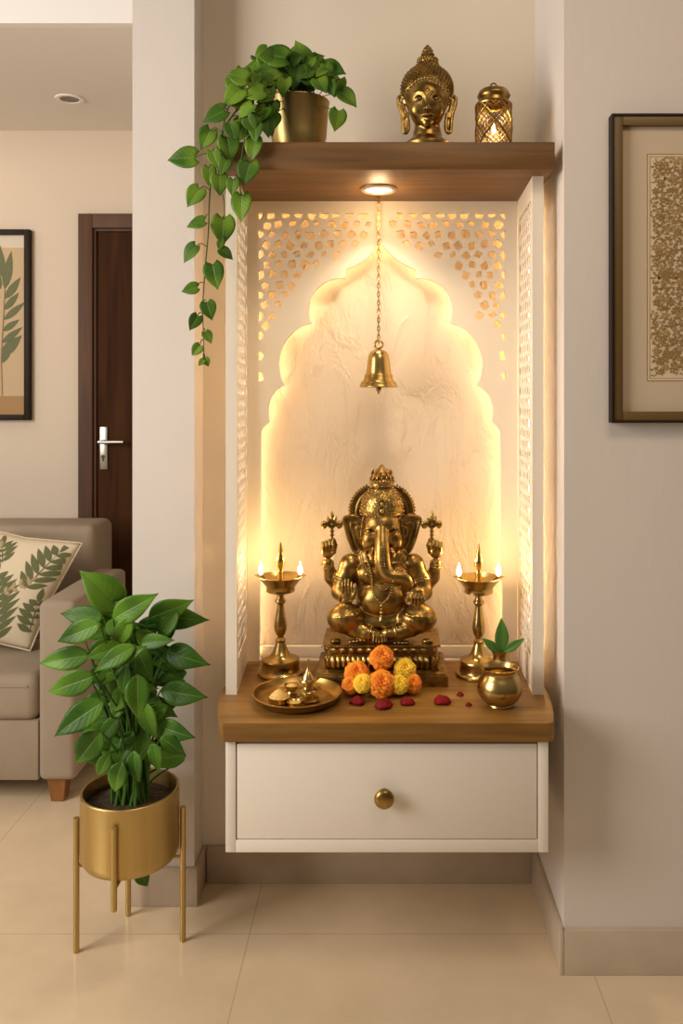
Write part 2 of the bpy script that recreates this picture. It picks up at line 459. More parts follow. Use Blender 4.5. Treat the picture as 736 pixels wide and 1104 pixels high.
def tiles():
    m = bpy.data.materials.new('floor_tiles'); m.use_nodes = True
    n = m.node_tree.nodes; l = m.node_tree.links; b = n['Principled BSDF']
    tc = n.new('ShaderNodeTexCoord'); mp = n.new('ShaderNodeMapping'); mp.inputs['Location'].default_value = (0.32+0.8, -2.028+0.8*3, 0)
    l.new(tc.outputs['Object'], mp.inputs[0])
    br = n.new('ShaderNodeTexBrick'); br.offset = 0.0; br.inputs['Scale'].default_value = 1.0
    br.inputs['Brick Width'].default_value = 0.8; br.inputs['Row Height'].default_value = 0.8
    br.inputs['Mortar Size'].default_value = 0.0016; br.inputs['Mortar Smooth'].default_value = 0.2
    l.new(mp.outputs[0], br.inputs['Vector'])
    t = n.new('ShaderNodeTexNoise'); t.inputs['Scale'].default_value = 5; t.inputs['Detail'].default_value = 8; t.inputs['Roughness'].default_value = .65
    l.new(tc.outputs['Object'], t.inputs['Vector'])
    r = n.new('ShaderNodeValToRGB'); r.color_ramp.elements[0].position = .35; r.color_ramp.elements[1].position = .7
    r.color_ramp.elements[0].color = (0.66, 0.515, 0.345, 1); r.color_ramp.elements[1].color = (0.73, 0.58, 0.40, 1)
    l.new(t.outputs['Fac'], r.inputs[0])
    l.new(r.outputs[0], br.inputs['Color1']); l.new(r.outputs[0], br.inputs['Color2'])
    br.inputs['Mortar'].default_value = (0.52, 0.40, 0.265, 1)
    l.new(br.outputs['Color'], b.inputs['Base Color'])
    b.inputs['Roughness'].default_value = 0.17; b.inputs['Specular IOR Level'].default_value = 0.5
    return m
M['floor'] = tiles()

# ------------------------------------------------------------------ the setting
YB, YR, YL, YF = 2.25, 1.893, 2.147, 3.64          # niche back, right wall front, column front, far wall
XL, XR, XC = -0.481, 0.414, -0.640                  # niche left, niche right, column left edge
ZT = 2.80
struct('floor', box(NB(), -3.4, 2.4, -1.2, 3.9, -0.05, 0.0), M['floor'])
struct('wall_back', box(NB(), XL, XR, YB, YB+.10, 0, ZT), M['niche'])
struct('wall_right', box(NB(), XR, 2.4, YR, YB+.10, 0, ZT), M['wall'])
struct('wall_left', box(NB(), XC, XL, YL, YB+.10, 0, ZT), M['wall'])
struct('wall_far', box(NB(), -3.4, 0.2, YF, YF+.1, 0, ZT), M['wall_far'])
struct('wall_passage', box(NB(), XC, XC+.1, YB+.10, YF, 0, ZT), M['wall_far'])
struct('ceiling', box(NB(), -3.4, XC+.05, 2.63, YF+.1, 2.47, 2.52), M['ceil'])
struct('trim_1', box(NB(), -3.4, XC, 2.60, 2.63, 2.47, ZT), M['white'])
def base(name, x0, x1, y0, y1, h=.098):
    return struct(name, box(NB(), x0, x1, y0, y1, 0, h, .002), M['skirt'])
base('baseboard_back', XL+.012, XR-.012, YB-.012, YB)
base('baseboard_right', XR-.006, 2.4, YR-.012, YR, .102)
base('baseboard_right_return', XR-.012, XR, YR-.012, YB, .102)
base('baseboard_left', XC-.005, XL+.010, YL-.012, YL)
base('baseboard_left_return', XL, XL+.010, YL, YB)
base('baseboard_far', -3.4, XC, YF-.012, YF)

# door in the far wall
dz = P(0, 232, YF).z; dx = P(87, 0, YF).x
b = NB(); fw = .062
box(b, dx, dx+fw, YF-.035, YF, 0, dz, .003); box(b, dx+fw, -.62, YF-.035, YF, dz-fw, dz, .003)
box(b, dx+fw, dx+fw+.012, YF-.022, YF, 0, dz-fw, .002); box(b, dx+fw+.012, -.62, YF-.022, YF, dz-fw-.012, dz-fw, .002)
dfr = struct('trim_2', b, M['doorframe'])
door = struct('door_1', box(NB(), dx+fw+.012, -.63, YF-.010, YF-.001, 0, dz-fw-.012), M['door'])
hx = P(113, 475, YF); b = NB()
box(b, hx.x-.017, hx.x+.017, YF-.018, YF-.010, P(0, 506, YF).z, P(0, 460, YF).z, .003)
o = obj('handle_plate', b, M['steel'], door)
b = NB(); zl = P(0, 476, YF).z
tube(b, [(hx.x-.002, YF-.018, zl), (hx.x-.002, YF-.055, zl)], .010, 12)
tube(b, [(hx.x-.010, YF-.055, zl), (hx.x+.02, YF-.057, zl), (hx.x+.098, YF-.055, zl)], .0085, 12)
obj('handle_lever', b, M['steel'], door)
b = NB(); zk = P(0, 492, YF).z
tube(b, [(hx.x-.002, YF-.018, zk), (hx.x-.002, YF-.022, zk)], .008, 12); box(b, hx.x-.005, hx.x+.001, YF-.0215, YF-.018, zk-.020, zk)
obj('keyhole', b, M['gap'], door)

# unlit downlight in the far ceiling
c = P(75, 106, 3.25); c.z = 2.47
t = thing('ceiling_downlight', 'small unlit round recessed downlight in the far room ceiling', 'ceiling light', c)
obj('rim', lathe(NB(), [(.036, -.001), (.038, -.006), (.052, -.006), (.055, -.001)], c, 32, cap=False), M['white'], t)
obj('reflector', lathe(NB(), [(.0, -.0008), (.020, -.0008), (.037, -.003)], c, 32, cap=False), M['lamp_off'], t)

# ------------------------------------------------------------------ niche furniture
ZW = 0.608; ZS0, ZS1 = 1.8207, 1.884                 # worktop top; shelf underside and top
YP = 2.20                                            # face of the back panel

# floating shelf
t = thing('floating_shelf', 'thick brown wooden shelf across the top of the niche', 'shelf', (0.01, 2.07, ZS0))
obj('board', box(NB(), -.367, .394, 1.897, YB, ZS0, ZS1, .0015), M['wood_shelf'], t)

# worktop with softened corners
def arc(cx, cy, r, a0, a1, n=8):
    return [(cx+r*math.cos(math.radians(a0+(a1-a0)*i/n)), cy+r*math.sin(math.radians(a0+(a1-a0)*i/n))) for i in range(n+1)]
out = [(-.375, YB), (-.375, 1.955)]+[(-.338-.037*math.cos(PI/2*i/8)**1.6, 1.779+.176*(1-math.sin(PI/2*i/8))) for i in range(1, 8)]
out = [(-.378, YB), (-.378, 1.95), (-.372, 1.90), (-.358, 1.84), (-.342, 1.785), (-.337, 1.779)]
out += [(.356, 1.779), (.366, 1.784), (.372, 1.80), (.379, 1.84), (.386, 1.89), (.391, 1.95), (.391, YB)]
b = prism(NB(), out, ZW-.040, ZW, lambda a, c, z: (a, c, z))
bmesh.ops.bevel(b, geom=[q for q in b.edges if abs(q.verts[0].co.z-q.verts[1].co.z) < 1e-6], offset=.0015, segments=2, affect='EDGES')
t = thing('worktop', 'brown wooden worktop holding the deity statue and lamps', 'worktop', (0.01, 2.0, ZW-.04))
obj('board', b, M['wood'], t)

# drawer cabinet hung under the worktop
DC = 1.790
cx0, cx1 = P(243, 0, DC).x, P(591, 0, DC).x; cz0, cz1 = P(0, 919, DC).z, ZW-.040
fx0, fx1 = P(254, 0, DC).x, P(580, 0, DC).x; fz0, fz1 = P(0, 906, DC).z, P(0, 802, DC).z
t = thing('drawer_cabinet', 'cream wall hung cabinet with one wide drawer under the worktop', 'cabinet', (0.01, 2.0, cz0))
b = NB()
box(b, cx0, fx0, DC, YB, cz0, cz1, .001); box(b, fx1, cx1, DC, YB, cz0, cz1, .001)
box(b, fx0, fx1, DC, YB, cz0, fz0, .0006); box(b, fx0, fx1, DC+.03, YB, fz1, cz1, .0006)
obj('carcass', b, M['cab'], t)
obj('drawer_gap', box(NB(), fx0, fx1, DC+.024, DC+.04, fz0, cz1), M['gap'], t)
g = .0025
dr = obj('drawer', box(NB(), fx0+g, fx1-g, DC+.001, DC+.024, fz0+g, fz1-.0005, .0012), M['cab'], t)
k = P(414, 860, DC-.012); b = lathe(NB(), [(.0, -.030), (.014, -.029), (.0195, -.025), (.0215, -.020), (.020, -.016), (.0145, -.013), (.010, -.009), (.010, -.002), (.014, -.001), (.014, .0)], (0, 0, 0), 32)
for q in (.017,): torus(b, (0, 0, -.0275), q-.004, .0012)
bmesh.ops.transform(b, matrix=Matrix.Translation((k.x, DC+.001, k.z)) @ Matrix.Rotation(-PI/2, 4, 'X'), verts=b.verts[:])
obj('knob', b, M['brass_dark'], dr, label='round brass knob')

# ---- carved panels
def clip_rect(poly, x0, x1, z0, z1):
    for ax, lim, sg in ((0, x0, 1), (0, x1, -1), (1, z0, 1), (1, z1, -1)):
        res = []
        for i in range(len(poly)):
            a, c = poly[i-1], poly[i]
            ia, ic = sg*(a[ax]-lim) >= 0, sg*(c[ax]-lim) >= 0
            if ia != ic:
                s = (lim-a[ax])/(c[ax]-a[ax]); res.append((a[0]+s*(c[0]-a[0]), a[1]+s*(c[1]-a[1])))
            if ic: res.append(c)
        poly = res
        if len(poly) < 3: return []
    return poly
def area2(p): return abs(sum(p[i-1][0]*p[i][1]-p[i][0]*p[i-1][1] for i in range(len(p))))/2
def leaf_hole(cx, cy, r, ang, asp, rnd):
    """four-sided leaf or lozenge with softened corners and slightly bowed sides"""
    pts = []; k = rnd.choice((0, 1, 2))
    for i in range(16):
        a = 2*PI*i/16
        rr = (abs(math.cos(a))**1.25+abs(math.sin(a))**1.25)**(-1/1.25)
        if k == 1: rr *= 1+.14*math.cos(a)
        if k == 2: rr *= 1-.10*math.cos(2*a)
        x, y = rr*math.cos(a)*r, rr*math.sin(a)*r*asp
        pts.append((cx+x*math.cos(ang)-y*math.sin(ang), cy+x*math.sin(ang)+y*math.cos(ang)))
    return pts

half_px = [(408, 257), (406, 262), (401.9, 268.3), (397.5, 274), (392.4, 278.9), (386.5, 283), (380.7, 286.2), (371.7, 290), (370.6, 295), (370.8, 300.3),
  (365, 300), (360.6, 300.5), (354, 302), (347.7, 304.8), (341.6, 309.5), (337, 315.4), (333.6, 321.5), (332.2, 328.3), (331.5, 335), (331.9, 341.3), (333.6, 348.5),
  (328, 350), (323, 351.9), (316.5, 356), (311.2, 361.3), (306.5, 367.5), (303, 374.2), (300.2, 382), (299, 390.7), (299.3, 398), (300.6, 404.8), (302.6, 410.5), (305.3, 415.3),
  (300.5, 417.5), (295.9, 421.3), (292, 426), (289.3, 431.9), (287.9, 437.5), (287.7, 443.7), (287.9, 449), (288.8, 455.0), (284.5, 458.5), (281.5, 461.5), (279.5, 465)]
AX = 409.5
def w2(px, py): v = P(px, py, YP); return (v.x, v.z)
left = [(AX-(408-x), y) for x, y in half_px]
arch_px = left+[(279.5, 713.5)]+[(2*AX+3.0-279.5-0, 713.5)]+[(2*AX-x+(0 if i < 3 else 1.5), y) for i, (x, y) in reversed(list(enumerate(left)))][:-1]
arch = [w2(*p) for p in arch_px]
zb, zt = ZW, ZS0
arch[len(left)] = (arch[len(left)][0], zb+.004); arch[len(left)+1] = (arch[len(left)+1][0], zb+.004)
PX0, PX1 = -.353, .358
rnd = random.Random(3)
holes = []; seen = []
x0p, x1p, y0p, y1p = 278, 544.5, 229.5, 428
ALL = [Vector((x, y)) for x, y in arch_px]
def dist_arch(x, y):
    p = Vector((x, y)); best = 1e9
    for i in range(len(ALL)):
        a, c = ALL[i-1], ALL[i]; d = c-a; s = max(0, min(1, (p-a).dot(d)/max(d.dot(d), 1e-9)))
        best = min(best, (p-a-d*s).length)
    return best
def inside_arch(x, y):
    r = False
    for i in range(len(ALL)):
        a, c = ALL[i-1], ALL[i]
        if (a.y > y) != (c.y > y) and x < (c.x-a.x)*(y-a.y)/(c.y-a.y)+a.x: r = not r
    return r
for side in (0, 1):
    row = 0; y = 231.0
    while y < 430:
        x = 279.0+(7.0 if row % 2 else 0)
        while x < 402:
            cx = x+rnd.uniform(-1.3, 1.3); cy = y+rnd.uniform(-1.2, 1.2)
            need = 20 if cy > 275 else 14
            if not inside_arch(cx, cy) and dist_arch(cx, cy) > need and cx < 402-max(0, (cy-238)*.35):
                px = cx if side == 0 else 2*411.2-cx
                rr_ = rnd.uniform(5.2, 6.3)
                for (qx, qy, qr) in seen: rr_ = min(rr_, math.hypot(px-qx, cy-qy)-qr-1.1)
                if rr_ < 2.8: x += 14.0; continue
                seen.append((px, cy, rr_))
                h = leaf_hole(px, cy, rr_, rnd.choice((0.3, .8, 1.4, 2.2, 2.8))+rnd.uniform(-.25, .25), rnd.uniform(.74, .98), rnd)
                h = clip_rect(h, x0p, x1p, y0p, 500)
                if len(h) > 2 and area2(h) > 12: holes.append([w2(*p) for p in h])
            x += 14.0
        y += 10.9; row += 1
t = thing('arched_jali_panel', 'cream carved panel with a scalloped arch opening behind the statue', 'carved panel', (0.0, YP+.008, ZW))
me = pierced([(PX0, zb), (PX1, zb), (PX1, zt), (PX0, zt)], [arch]+holes, .0075, lambda a, c, z: (a, YP+.0075+z, c))
obj('board', me, M['jali'], t, smooth=False)
obj('plaster_back', box(NB(), PX0+.012, PX1-.012, YB-.004, YB, ZW, ZS0), M['plaster'], t)
b = box(NB(), P(279.5, 0, 2.222).x-.01, P(543, 0, 2.222).x+.01, 2.222, 2.236, ZW, ZW+.033, .001)
obj('bottom_rail', b, M['jali'], t)
# the light strip sits on the back of the board, just outside the opening
def offset_loop(pts, d):
    n = len(pts); res = []
    for i in range(n):
        a = Vector(pts[i-1]); p = Vector(pts[i]); c = Vector(pts[(i+1) % n])
        n1 = (p-a).normalized(); n2 = (c-p).normalized(); tn = (n1+n2)
        if tn.length < .05: tn = n1
        tn.normalize(); nn = Vector((tn.y, -tn.x)); res.append(p+nn*d)
    return res
sgn = 1 if sum(arch[i-1][0]*arch[i][1]-arch[i][0]*arch[i-1][1] for i in range(len(arch))) > 0 else -1
loop = offset_loop(arch, .012)
t_px = lambda p: (CX+p.x*F/YP, CY+(H-p.y)*F/YP)
if inside_arch(*t_px(loop[20])): loop = offset_loop(arch, -.012)
iL = len(left)
pathA = [Vector((p.x, YP+.0195, p.y)) for p in loop]
seq = pathA[iL+1:]+pathA[:iL+1]
seq[0].z = ZW+.02; seq[-1].z = ZW+.02
b = tube(NB(), seq, .0032, 6)
obj('light_strip', b, M['led'], t)
b = tube(NB(), [(PX0+.008, YP+.02, 1.25), (PX0+.008, YP+.02, ZS0-.02), (0, YP+.02, ZS0-.012), (PX1-.008, YP+.02, ZS0-.02), (PX1-.008, YP+.02, 1.25)], .003, 6)
obj('light_strip', b, M['led_side'], t)

def side_panel(name, label, xin_f, xin_b, sgn_):
    y0, y1 = 1.952, YP; th = .026
    rn = random.Random(11 if sgn_ > 0 else 12); hs = []
    ya, yb_, za, zb_ = y0+.028, y1-.022, ZW+.075, ZS0-.05
    row = 0; z = za
    while z < zb_:
        y = ya+(.0165 if row % 2 else 0)
        while y < yb_+.01:
            h = leaf_hole(y+rn.uniform(-.001, .001), z+rn.uniform(-.001, .001), rn.uniform(.0115, .0138), rn.choice((.3, .8, 1.4, 2.2))+rn.uniform(-.3, .3), rn.uniform(.72, .95), rn)
            h = clip_rect(h, ya, yb_, za, zb_)
            if len(h) > 2 and area2(h) > .00007: hs.append(h)
            y += .033
        z += .0265; row += 1
    t = thing(name, label, 'carved panel', (xin_f, 2.07, ZW))
    xin = lambda yy: xin_f+(xin_b-xin_f)*(yy-y0)/(y1-y0)
    def remap(a, c, z): return (xin(a)-sgn_*(z+.004), a, c)
    me = pierced([(y0+.01, ZW+.02), (y1-.005, ZW+.02), (y1-.005, ZS0-.02), (y0+.01, ZS0-.02)], hs, .0012, remap)
    obj('board', me, M['jali'], t, smooth=False)
    b = NB()
    def bar(ya_, yb2, z0_, z1_):
        vs_ = [b.verts.new((xin(yy)-sgn_*q, yy, zz)) for zz in (z0_, z1_) for yy, q in ((ya_, 0), (yb2, 0), (yb2, th), (ya_, th))]
        for f in ((0, 1, 2, 3), (7, 6, 5, 4), (0, 4, 5, 1), (1, 5, 6, 2), (2, 6, 7, 3), (3, 7, 4, 0)): b.faces.new([vs_[i] for i in f])
    bar(y0, ya, ZW, ZS0); bar(yb_, y1, ZW, ZS0); bar(ya, yb_, ZW, za); bar(ya, yb_, zb_, ZS0)
    obj('frame', b, M['jali'], t, smooth=False)
    xs = (xin_f+xin_b)/2-sgn_*(th+.004)
    obj('light_strip', box(NB(), xs-.0015, xs+.0015, 2.181, 2.198, ZW+.02, ZS0-.02), M['led_left' if sgn_ > 0 else 'led_right'], t)
    return t
side_panel('jali_side_panel', 'cream pierced side panel on the left of the statue niche', -.338, -.353, 1)
side_panel('jali_side_panel', 'cream pierced side panel on the right of the statue niche', .353, .359, -1)

# downlight under the shelf
c = P(408, 203, 2.064); c.z = ZS0
t = thing('shelf_downlight', 'small lit round downlight under the wooden shelf', 'downlight', c)
obj('rim', lathe(NB(), [(.031, -.001), (.033, -.007), (.040, -.008), (.0445, -.004), (.0445, 0)], c, 40, cap=False), M['chrome'], t)
obj('diffuser', lathe(NB(), [(0, -.0045), (.020, -.0045), (.0325, -.0035)], c, 32, cap=False), M['lamp'], t)
d = bpy.data.lights.new('shelf_downlight_beam', 'SPOT'); d.energy = 12.0; d.color = (1, .78, .52); d.spot_size = 2.1; d.spot_blend = .9; d.shadow_soft_size = .03
o = bpy.data.objects.new('shelf_downlight_beam', d); COL.objects.link(o); o.parent = t; o.location = (0, 0, -.012)
d = bpy.data.lights.new('shelf_underside_fill', 'POINT'); d.energy = .75; d.color = (1, .66, .34); d.shadow_soft_size = .02  # extra point light added below the diffuser to warm the shelf underside
o = bpy.data.objects.new('shelf_underside_fill', d); COL.objects.link(o); o.parent = t; o.location = (0, 0, -.045)

# temple bell on its chain
YBL = 2.155
u = YBL/F
c0 = P(408, 0, YBL).x
zk = P(0, 375, YBL).z
t = thing('temple_bell', 'small brass bell hanging on a thin chain before the arch', 'bell', (c0, YBL, ZS0))
b = NB(); zc = P(0, 417, YBL).z
prof = [(0, 42), (5, 41.4), (8.6, 39.4), (10.8, 36), (11.8, 31), (12.6, 24), (13.6, 16.5), (15.2, 10.5), (17.4, 6), (20.6, 1.8), (21.0, 0), (20.0, -.6), (16.5, 3), (13.4, 9), (12, 16), (10, 32), (0, 36)]
lathe(b, [(r*u*.985, z*u*.96) for r, z in prof], (c0, YBL, zc), 48, cap=False)
for rr, zz in ((15.0, 11.4), (14.4, 13.4), (18.6, 4.6)): torus(b, (c0, YBL, zc+zz*u*.96), rr*u, .7*u, seg=48)
obj('bell_body', b, M['brass'], t)
b = NB(); torus(b, (c0, YBL, zc+45.5*u), 4.2*u, 1.2*u, (0, 1, 0)); box(b, c0-1.4*u, c0+1.4*u, YBL-1.2*u, YBL+1.2*u, zc+39*u, zc+42*u, .3*u)
obj('hanging_ring', b, M['brass'], t)
b = tube(NB(), [(c0, YBL, zc+33*u), (c0, YBL, zc-1*u)], 1.0*u, 8); ball(b, (c0, YBL, zc-2.5*u), (3.0*u, 3.0*u, 3.3*u)); ball(b, (c0, YBL, zc-6.5*u), 1.5*u)
obj('clapper', b, M['brass_dark'], t)
b = NB(); zc2 = zc+49.0*u; ztop = ZS0-.008; n = int((ztop-zc2)/(4.6*u)); st = (ztop-zc2)/n
for i in range(n+1):
    ax = (0, 1, 0) if i % 2 else (1, 0, 0)
    q = Vector((c0, YBL, zc2+st*i)); R = 2.0*u
    pts = []
    for j in range(12):
        a = 2*PI*j/12; w = R*.62*math.cos(a); hgt = 3.1*u*math.sin(a)
        pts.append(q+(Vector((w, 0, hgt)) if i % 2 else Vector((0, w, hgt))))
    tube(b, pts, .55*u, 6, True)
obj('chain', b, M['brass_dark'], t)
b = lathe(NB(), [(0, -.009), (.002, -.008), (.002, -.004), (.008, -.003), (.008, 0)], (c0, YBL, ZS0), 16)
obj('ceiling_hook', b, M['brass_dark'], t)

# ------------------------------------------------------------------ oil lamps
def oil_lamp(px, d, label):
    u = d/F; base = Vector(((px-CX)*u, d, ZW))
    t = thing('oil_lamp', label, 'oil lamp', base, 'standing brass oil lamps beside the statue')
    # heights in px above the foot at this distance
    b = lathe(NB(), [(0, 0), (23.5, 0), (24.6, 1.2), (24.2, 3), (21, 4.6), (20.2, 6), (19.6, 14.5), (20.4, 15.6), (19.8, 17), (16, 18), (12, 20), (8.6, 24.5), (6.4, 30), (4.6, 35)], (0, 0, 0), 48)
    lathe(b, [(4.6, 34.5), (5.6, 35.4), (5.9, 37), (4.6, 38.4), (3.5, 39.5), (3.4, 41), (5.4, 44), (6.9, 49), (7.0, 53), (6.2, 58), (4.9, 65), (3.9, 71), (3.5, 75)], (0, 0, 0), 32, cap=False)
    lathe(b, [(3.5, 75), (4.8, 76.4), (6.2, 78.6), (5.4, 80.6), (4.2, 82), (3.6, 85), (3.9, 88)], (0, 0, 0), 32, cap=False)
    bmesh.ops.scale(b, vec=(u, u, u), verts=b.verts[:]); bmesh.ops.translate(b, vec=base, verts=b.verts[:])
    obj('stand', b, M['brass'], t)
    b = NB(); seg = 60; prof = [(0, 88), (3.9, 88), (13.6, 88.3), (15.4, 89.5), (15.0, 92), (15.6, 95), (17.2, 96.5), (20.5, 101), (23.6, 104.2), (25.0, 105.8), (24.0, 106), (20.4, 102.5), (15, 99), (0, 98.5)]
    rings = lathe(b, prof, (0, 0, 0), seg, cap=False)
    for v in b.verts:                                   # two pouring lips for the wicks
        r = math.hypot(v.co.x, v.co.y)
        if r > 21:
            a = math.atan2(v.co.y, v.co.x)
            for q in (0, PI):
                dlt = (a-q+PI) % (2*PI)-PI
                k = math.exp(-(dlt/.16)**2)*(r-21)/4
                v.co.x += math.cos(q)*k*3.4; v.co.z += k*1.2
    bmesh.ops.scale(b, vec=(u, u, u), verts=b.verts[:]); bmesh.ops.translate(b, vec=base, verts=b.verts[:])
    obj('bowl', b, M['brass'], t)
    b = lathe(NB(), [(4.8, 97), (4.2, 103), (3.2, 108), (3.8, 110.5), (3.0, 112), (2.8, 114), (4.6, 118), (5.0, 122), (4.0, 127), (2.6, 131), (2.9, 132.5), (2.2, 134), (1.6, 137), (.9, 141), (0, 143)], (0, 0, 0), 32)
    bmesh.ops.scale(b, vec=(u, u, u), verts=b.verts[:]); bmesh.ops.translate(b, vec=base, verts=b.verts[:])
    obj('finial', b, M['brass'], t)
    for s in (-1, 1):
        w = tube(NB(), [base+Vector((s*15*u, 0, 101*u)), base+Vector((s*20.5*u, 0, 106*u)), base+Vector((s*21.2*u, 0, 108.5*u))], .7*u, 6)
        wk = obj('wick', w, M['black'], t)
        f = lathe(NB(), [(0, 106.5), (1.5, 107.5), (2.5, 109.5), (2.7, 111.5), (2.1, 114.5), (1.1, 118), (0, 121.5)], (0, 0, 0), 16)
        bmesh.ops.scale(f, vec=(u, u, u), verts=f.verts[:]); bmesh.ops.translate(f, vec=base+Vector((s*21.2*u, 0, 0)), verts=f.verts[:])
        obj('flame', f, M['flame'], wk, label='lit flame')
        d_ = bpy.data.lights.new('wick_light', 'POINT'); d_.energy = .42; d_.color = (1, .62, .25); d_.shadow_soft_size = .006
        o = bpy.data.objects.new('wick_light', d_); COL.objects.link(o); o.parent = t; o.location = Vector((s*21.2*u, 0, 125*u))
    return t
oil_lamp(302.3, 2.10, 'brass oil lamp with two lit wicks behind the round offering plate')
oil_lamp(515.8, 2.09, 'brass oil lamp with two lit wicks beside the leaf vase')

# ------------------------------------------------------------------ offering plate and its contents
pc = Vector(((320-CX)*1.905/F, 1.915, ZW))
t = thing('offering_plate', 'round brass offering plate on the left of the worktop', 'plate', pc)
R = .1015
b = lathe(NB(), [(0, .0), (.080, 0), (.090, .003), (.096, .010), (R-.001, .019), (R+.002, .0205), (R+.002, .022), (R-.002, .022), (.0945, .013), (.088, .006), (.080, .0042), (0, .0035)], pc, 64, cap=False)
obj('dish', b, M['brass_plate'], t)
b = NB()
for rr in (.077, .060, .040): torus(b, pc+Vector((0, 0, .0040)), rr, .0009, seg=48, sides=6)
for i in range(28):
    a = 2*PI*i/28; ball(b, pc+Vector((.0685*math.cos(a), .0685*math.sin(a), .0040)), (.006, .0035, .0009), 1, Matrix.Rotation(a, 3, 'Z'))
for i in range(16):
    a = 2*PI*i/16; ball(b, pc+Vector((.050*math.cos(a), .050*math.sin(a), .0035)), (.005, .005, .0008), 1)
obj('engraving', b, M['brass_dark'], t)
zp = ZW+.0045
c = Vector(((300.5-CX)*1.885/F, 1.888, zp))
t = thing('rice_bowl', 'small brass cup heaped with yellow rice on the offering plate', 'bowl', c)
obj('cup', lathe(NB(), [(0, 0), (.020, 0), (.0235, .003), (.0245, .013), (.0255, .0145), (.0240, .015), (.022, .011), (0, .010)], c, 36, cap=False), M['brass'], t)
b = lathe(NB(), [(.0228, .011), (.019, .0185), (.012, .025), (.005, .030), (0, .031)], c, 30)
rn = random.Random(5)
for i in range(150):
    a = rn.uniform(0, 2*PI); r = .0225*math.sqrt(rn.random()); hz = .012+.020*(1-r/.0225)
    p = c+Vector((r*math.cos(a), r*math.sin(a), hz))
    ball(b, p, (.0030, .0015, .0015), 1, Matrix.Rotation(rn.uniform(0, 3), 3, 'Z') @ Matrix.Rotation(rn.uniform(-.6, .6), 3, 'Y'))
o = obj('rice', b, M['rice'], t); o['kind'] = 'stuff'
c = Vector(((331.5-CX)*1.895/F, 1.905, zp))
t = thing('incense_holder', 'tiered brass incense holder with pointed spike on the offering plate', 'incense holder', c)
u = 1.905/F
b = lathe(NB(), [(r*u, z*u) for r, z in [(0, 0), (11, 0), (12.2, 1), (11.6, 3), (9, 4), (6.5, 6), (6.2, 8), (9.6, 9.5), (10.4, 10.6), (9.4, 12), (6.0, 13.4), (5.0, 16), (5.2, 18.5), (8.4, 20.2), (9.8, 21.8), (9.2, 23), (7.4, 23.2), (0, 22.6)]], c, 40, cap=False)
obj('tiered_stand', b, M['brass'], t)
b = lathe(NB(), [(r*u, z*u) for r, z in [(7.2, 22.8), (6.6, 25), (5.0, 28), (3.0, 31), (1.6, 33), (1.0, 36), (.9, 44), (.3, 46)]], c, 30)
obj('spike', b, M['brass_bright'], t)
c = Vector(((317.5-CX)*1.865/F, 1.866, zp))
t = thing('brass_diya', 'tiny open brass diya cup at the front of the offering plate', 'diya', c)
b = lathe(NB(), [(0, 0), (.011, 0), (.013, .003), (.0165, .0105), (.0172, .0115), (.0160, .0115), (.012, .006), (0, .0055)], c, 32, cap=False)
obj('cup', b, M['brass_bright'], t)
obj('oil', lathe(NB(), [(0, .0085), (.0140, .0085)], c, 24, cap=False), mat('lamp_oil', (.62, .42, .10, 1), .12), t)
c = Vector(((314-CX)*1.95/F, 1.955, zp))
t = thing('brass_cup', 'small brass cup at the back of the offering plate', 'cup', c)
obj('cup', lathe(NB(), [(0, 0), (.012, 0), (.010, .004), (.014, .010), (.0175, .018), (.0165, .018), (.010, .011), (0, .010)], c, 30, cap=False), M['brass'], t)
obj('powder', lathe(NB(), [(.0145, .0145), (.008, .019), (0, .021)], c, 20), M['rice'], t)

# ------------------------------------------------------------------ pots on the right
c = Vector(((538.5-CX)*1.885/F, 1.885, ZW)); u = 1.885/F
t = thing('brass_pot', 'round bellied brass water pot at the right front of the worktop', 'pot', c)
b = lathe(NB(), [(r*u, z*u) for r, z in [(0, 0), (13, 0), (13.6, 1.2), (13, 2.6), (16.5, 4.6), (21, 9), (24, 15), (24.4, 20), (23, 26), (20.5, 31), (18.2, 34), (17.7, 36), (18.6, 38.4), (20.4, 40.6), (20.6, 41.5), (19.7, 41.6), (17.4, 38), (16.6, 35), (17.2, 32.5), (20.5, 27), (22, 18), (18, 8), (0, 4)]], c, 56, cap=False)
torus(b, c+Vector((0, 0, 34.6*u)), 17.8*u, .7*u, seg=48)
obj('vessel', b, M['brass'], t)
b = NB(); e_ = c+Vector((0, -24.3*u, 17*u)); torus(b, e_, 2.6*u, .5*u, (0, 1, 0), 20, 6); ball(b, e_, (1.2*u, .6*u, 1.2*u), 2)
obj('emblem', b, M['brass_dark'], t)
c = Vector(((540-CX)*2.0/F, 2.0, ZW)); u = 2.0/F
t = thing('leaf_vase', 'small brass vase of three green leaves behind the water pot', 'vase', c)
b = lathe(NB(), [(r*u, z*u) for r, z in [(0, 0), (11.5, 0), (12, 1.5), (10.6, 4), (12.5, 12), (11.5, 22), (8.8, 31), (8.6, 35), (10.6, 39.5), (11.4, 41), (10.6, 41.2), (7.8, 35), (7.5, 30), (0, 29)]], c, 40, cap=False)
for zz in (24, 27): torus(b, c+Vector((0, 0, zz*u)), (11.2 if zz == 24 else 10.2)*u, .6*u, seg=40)
obj('vessel', b, M['brass'], t)
VASE_C, VASE_U, VASE_T = c, u, t

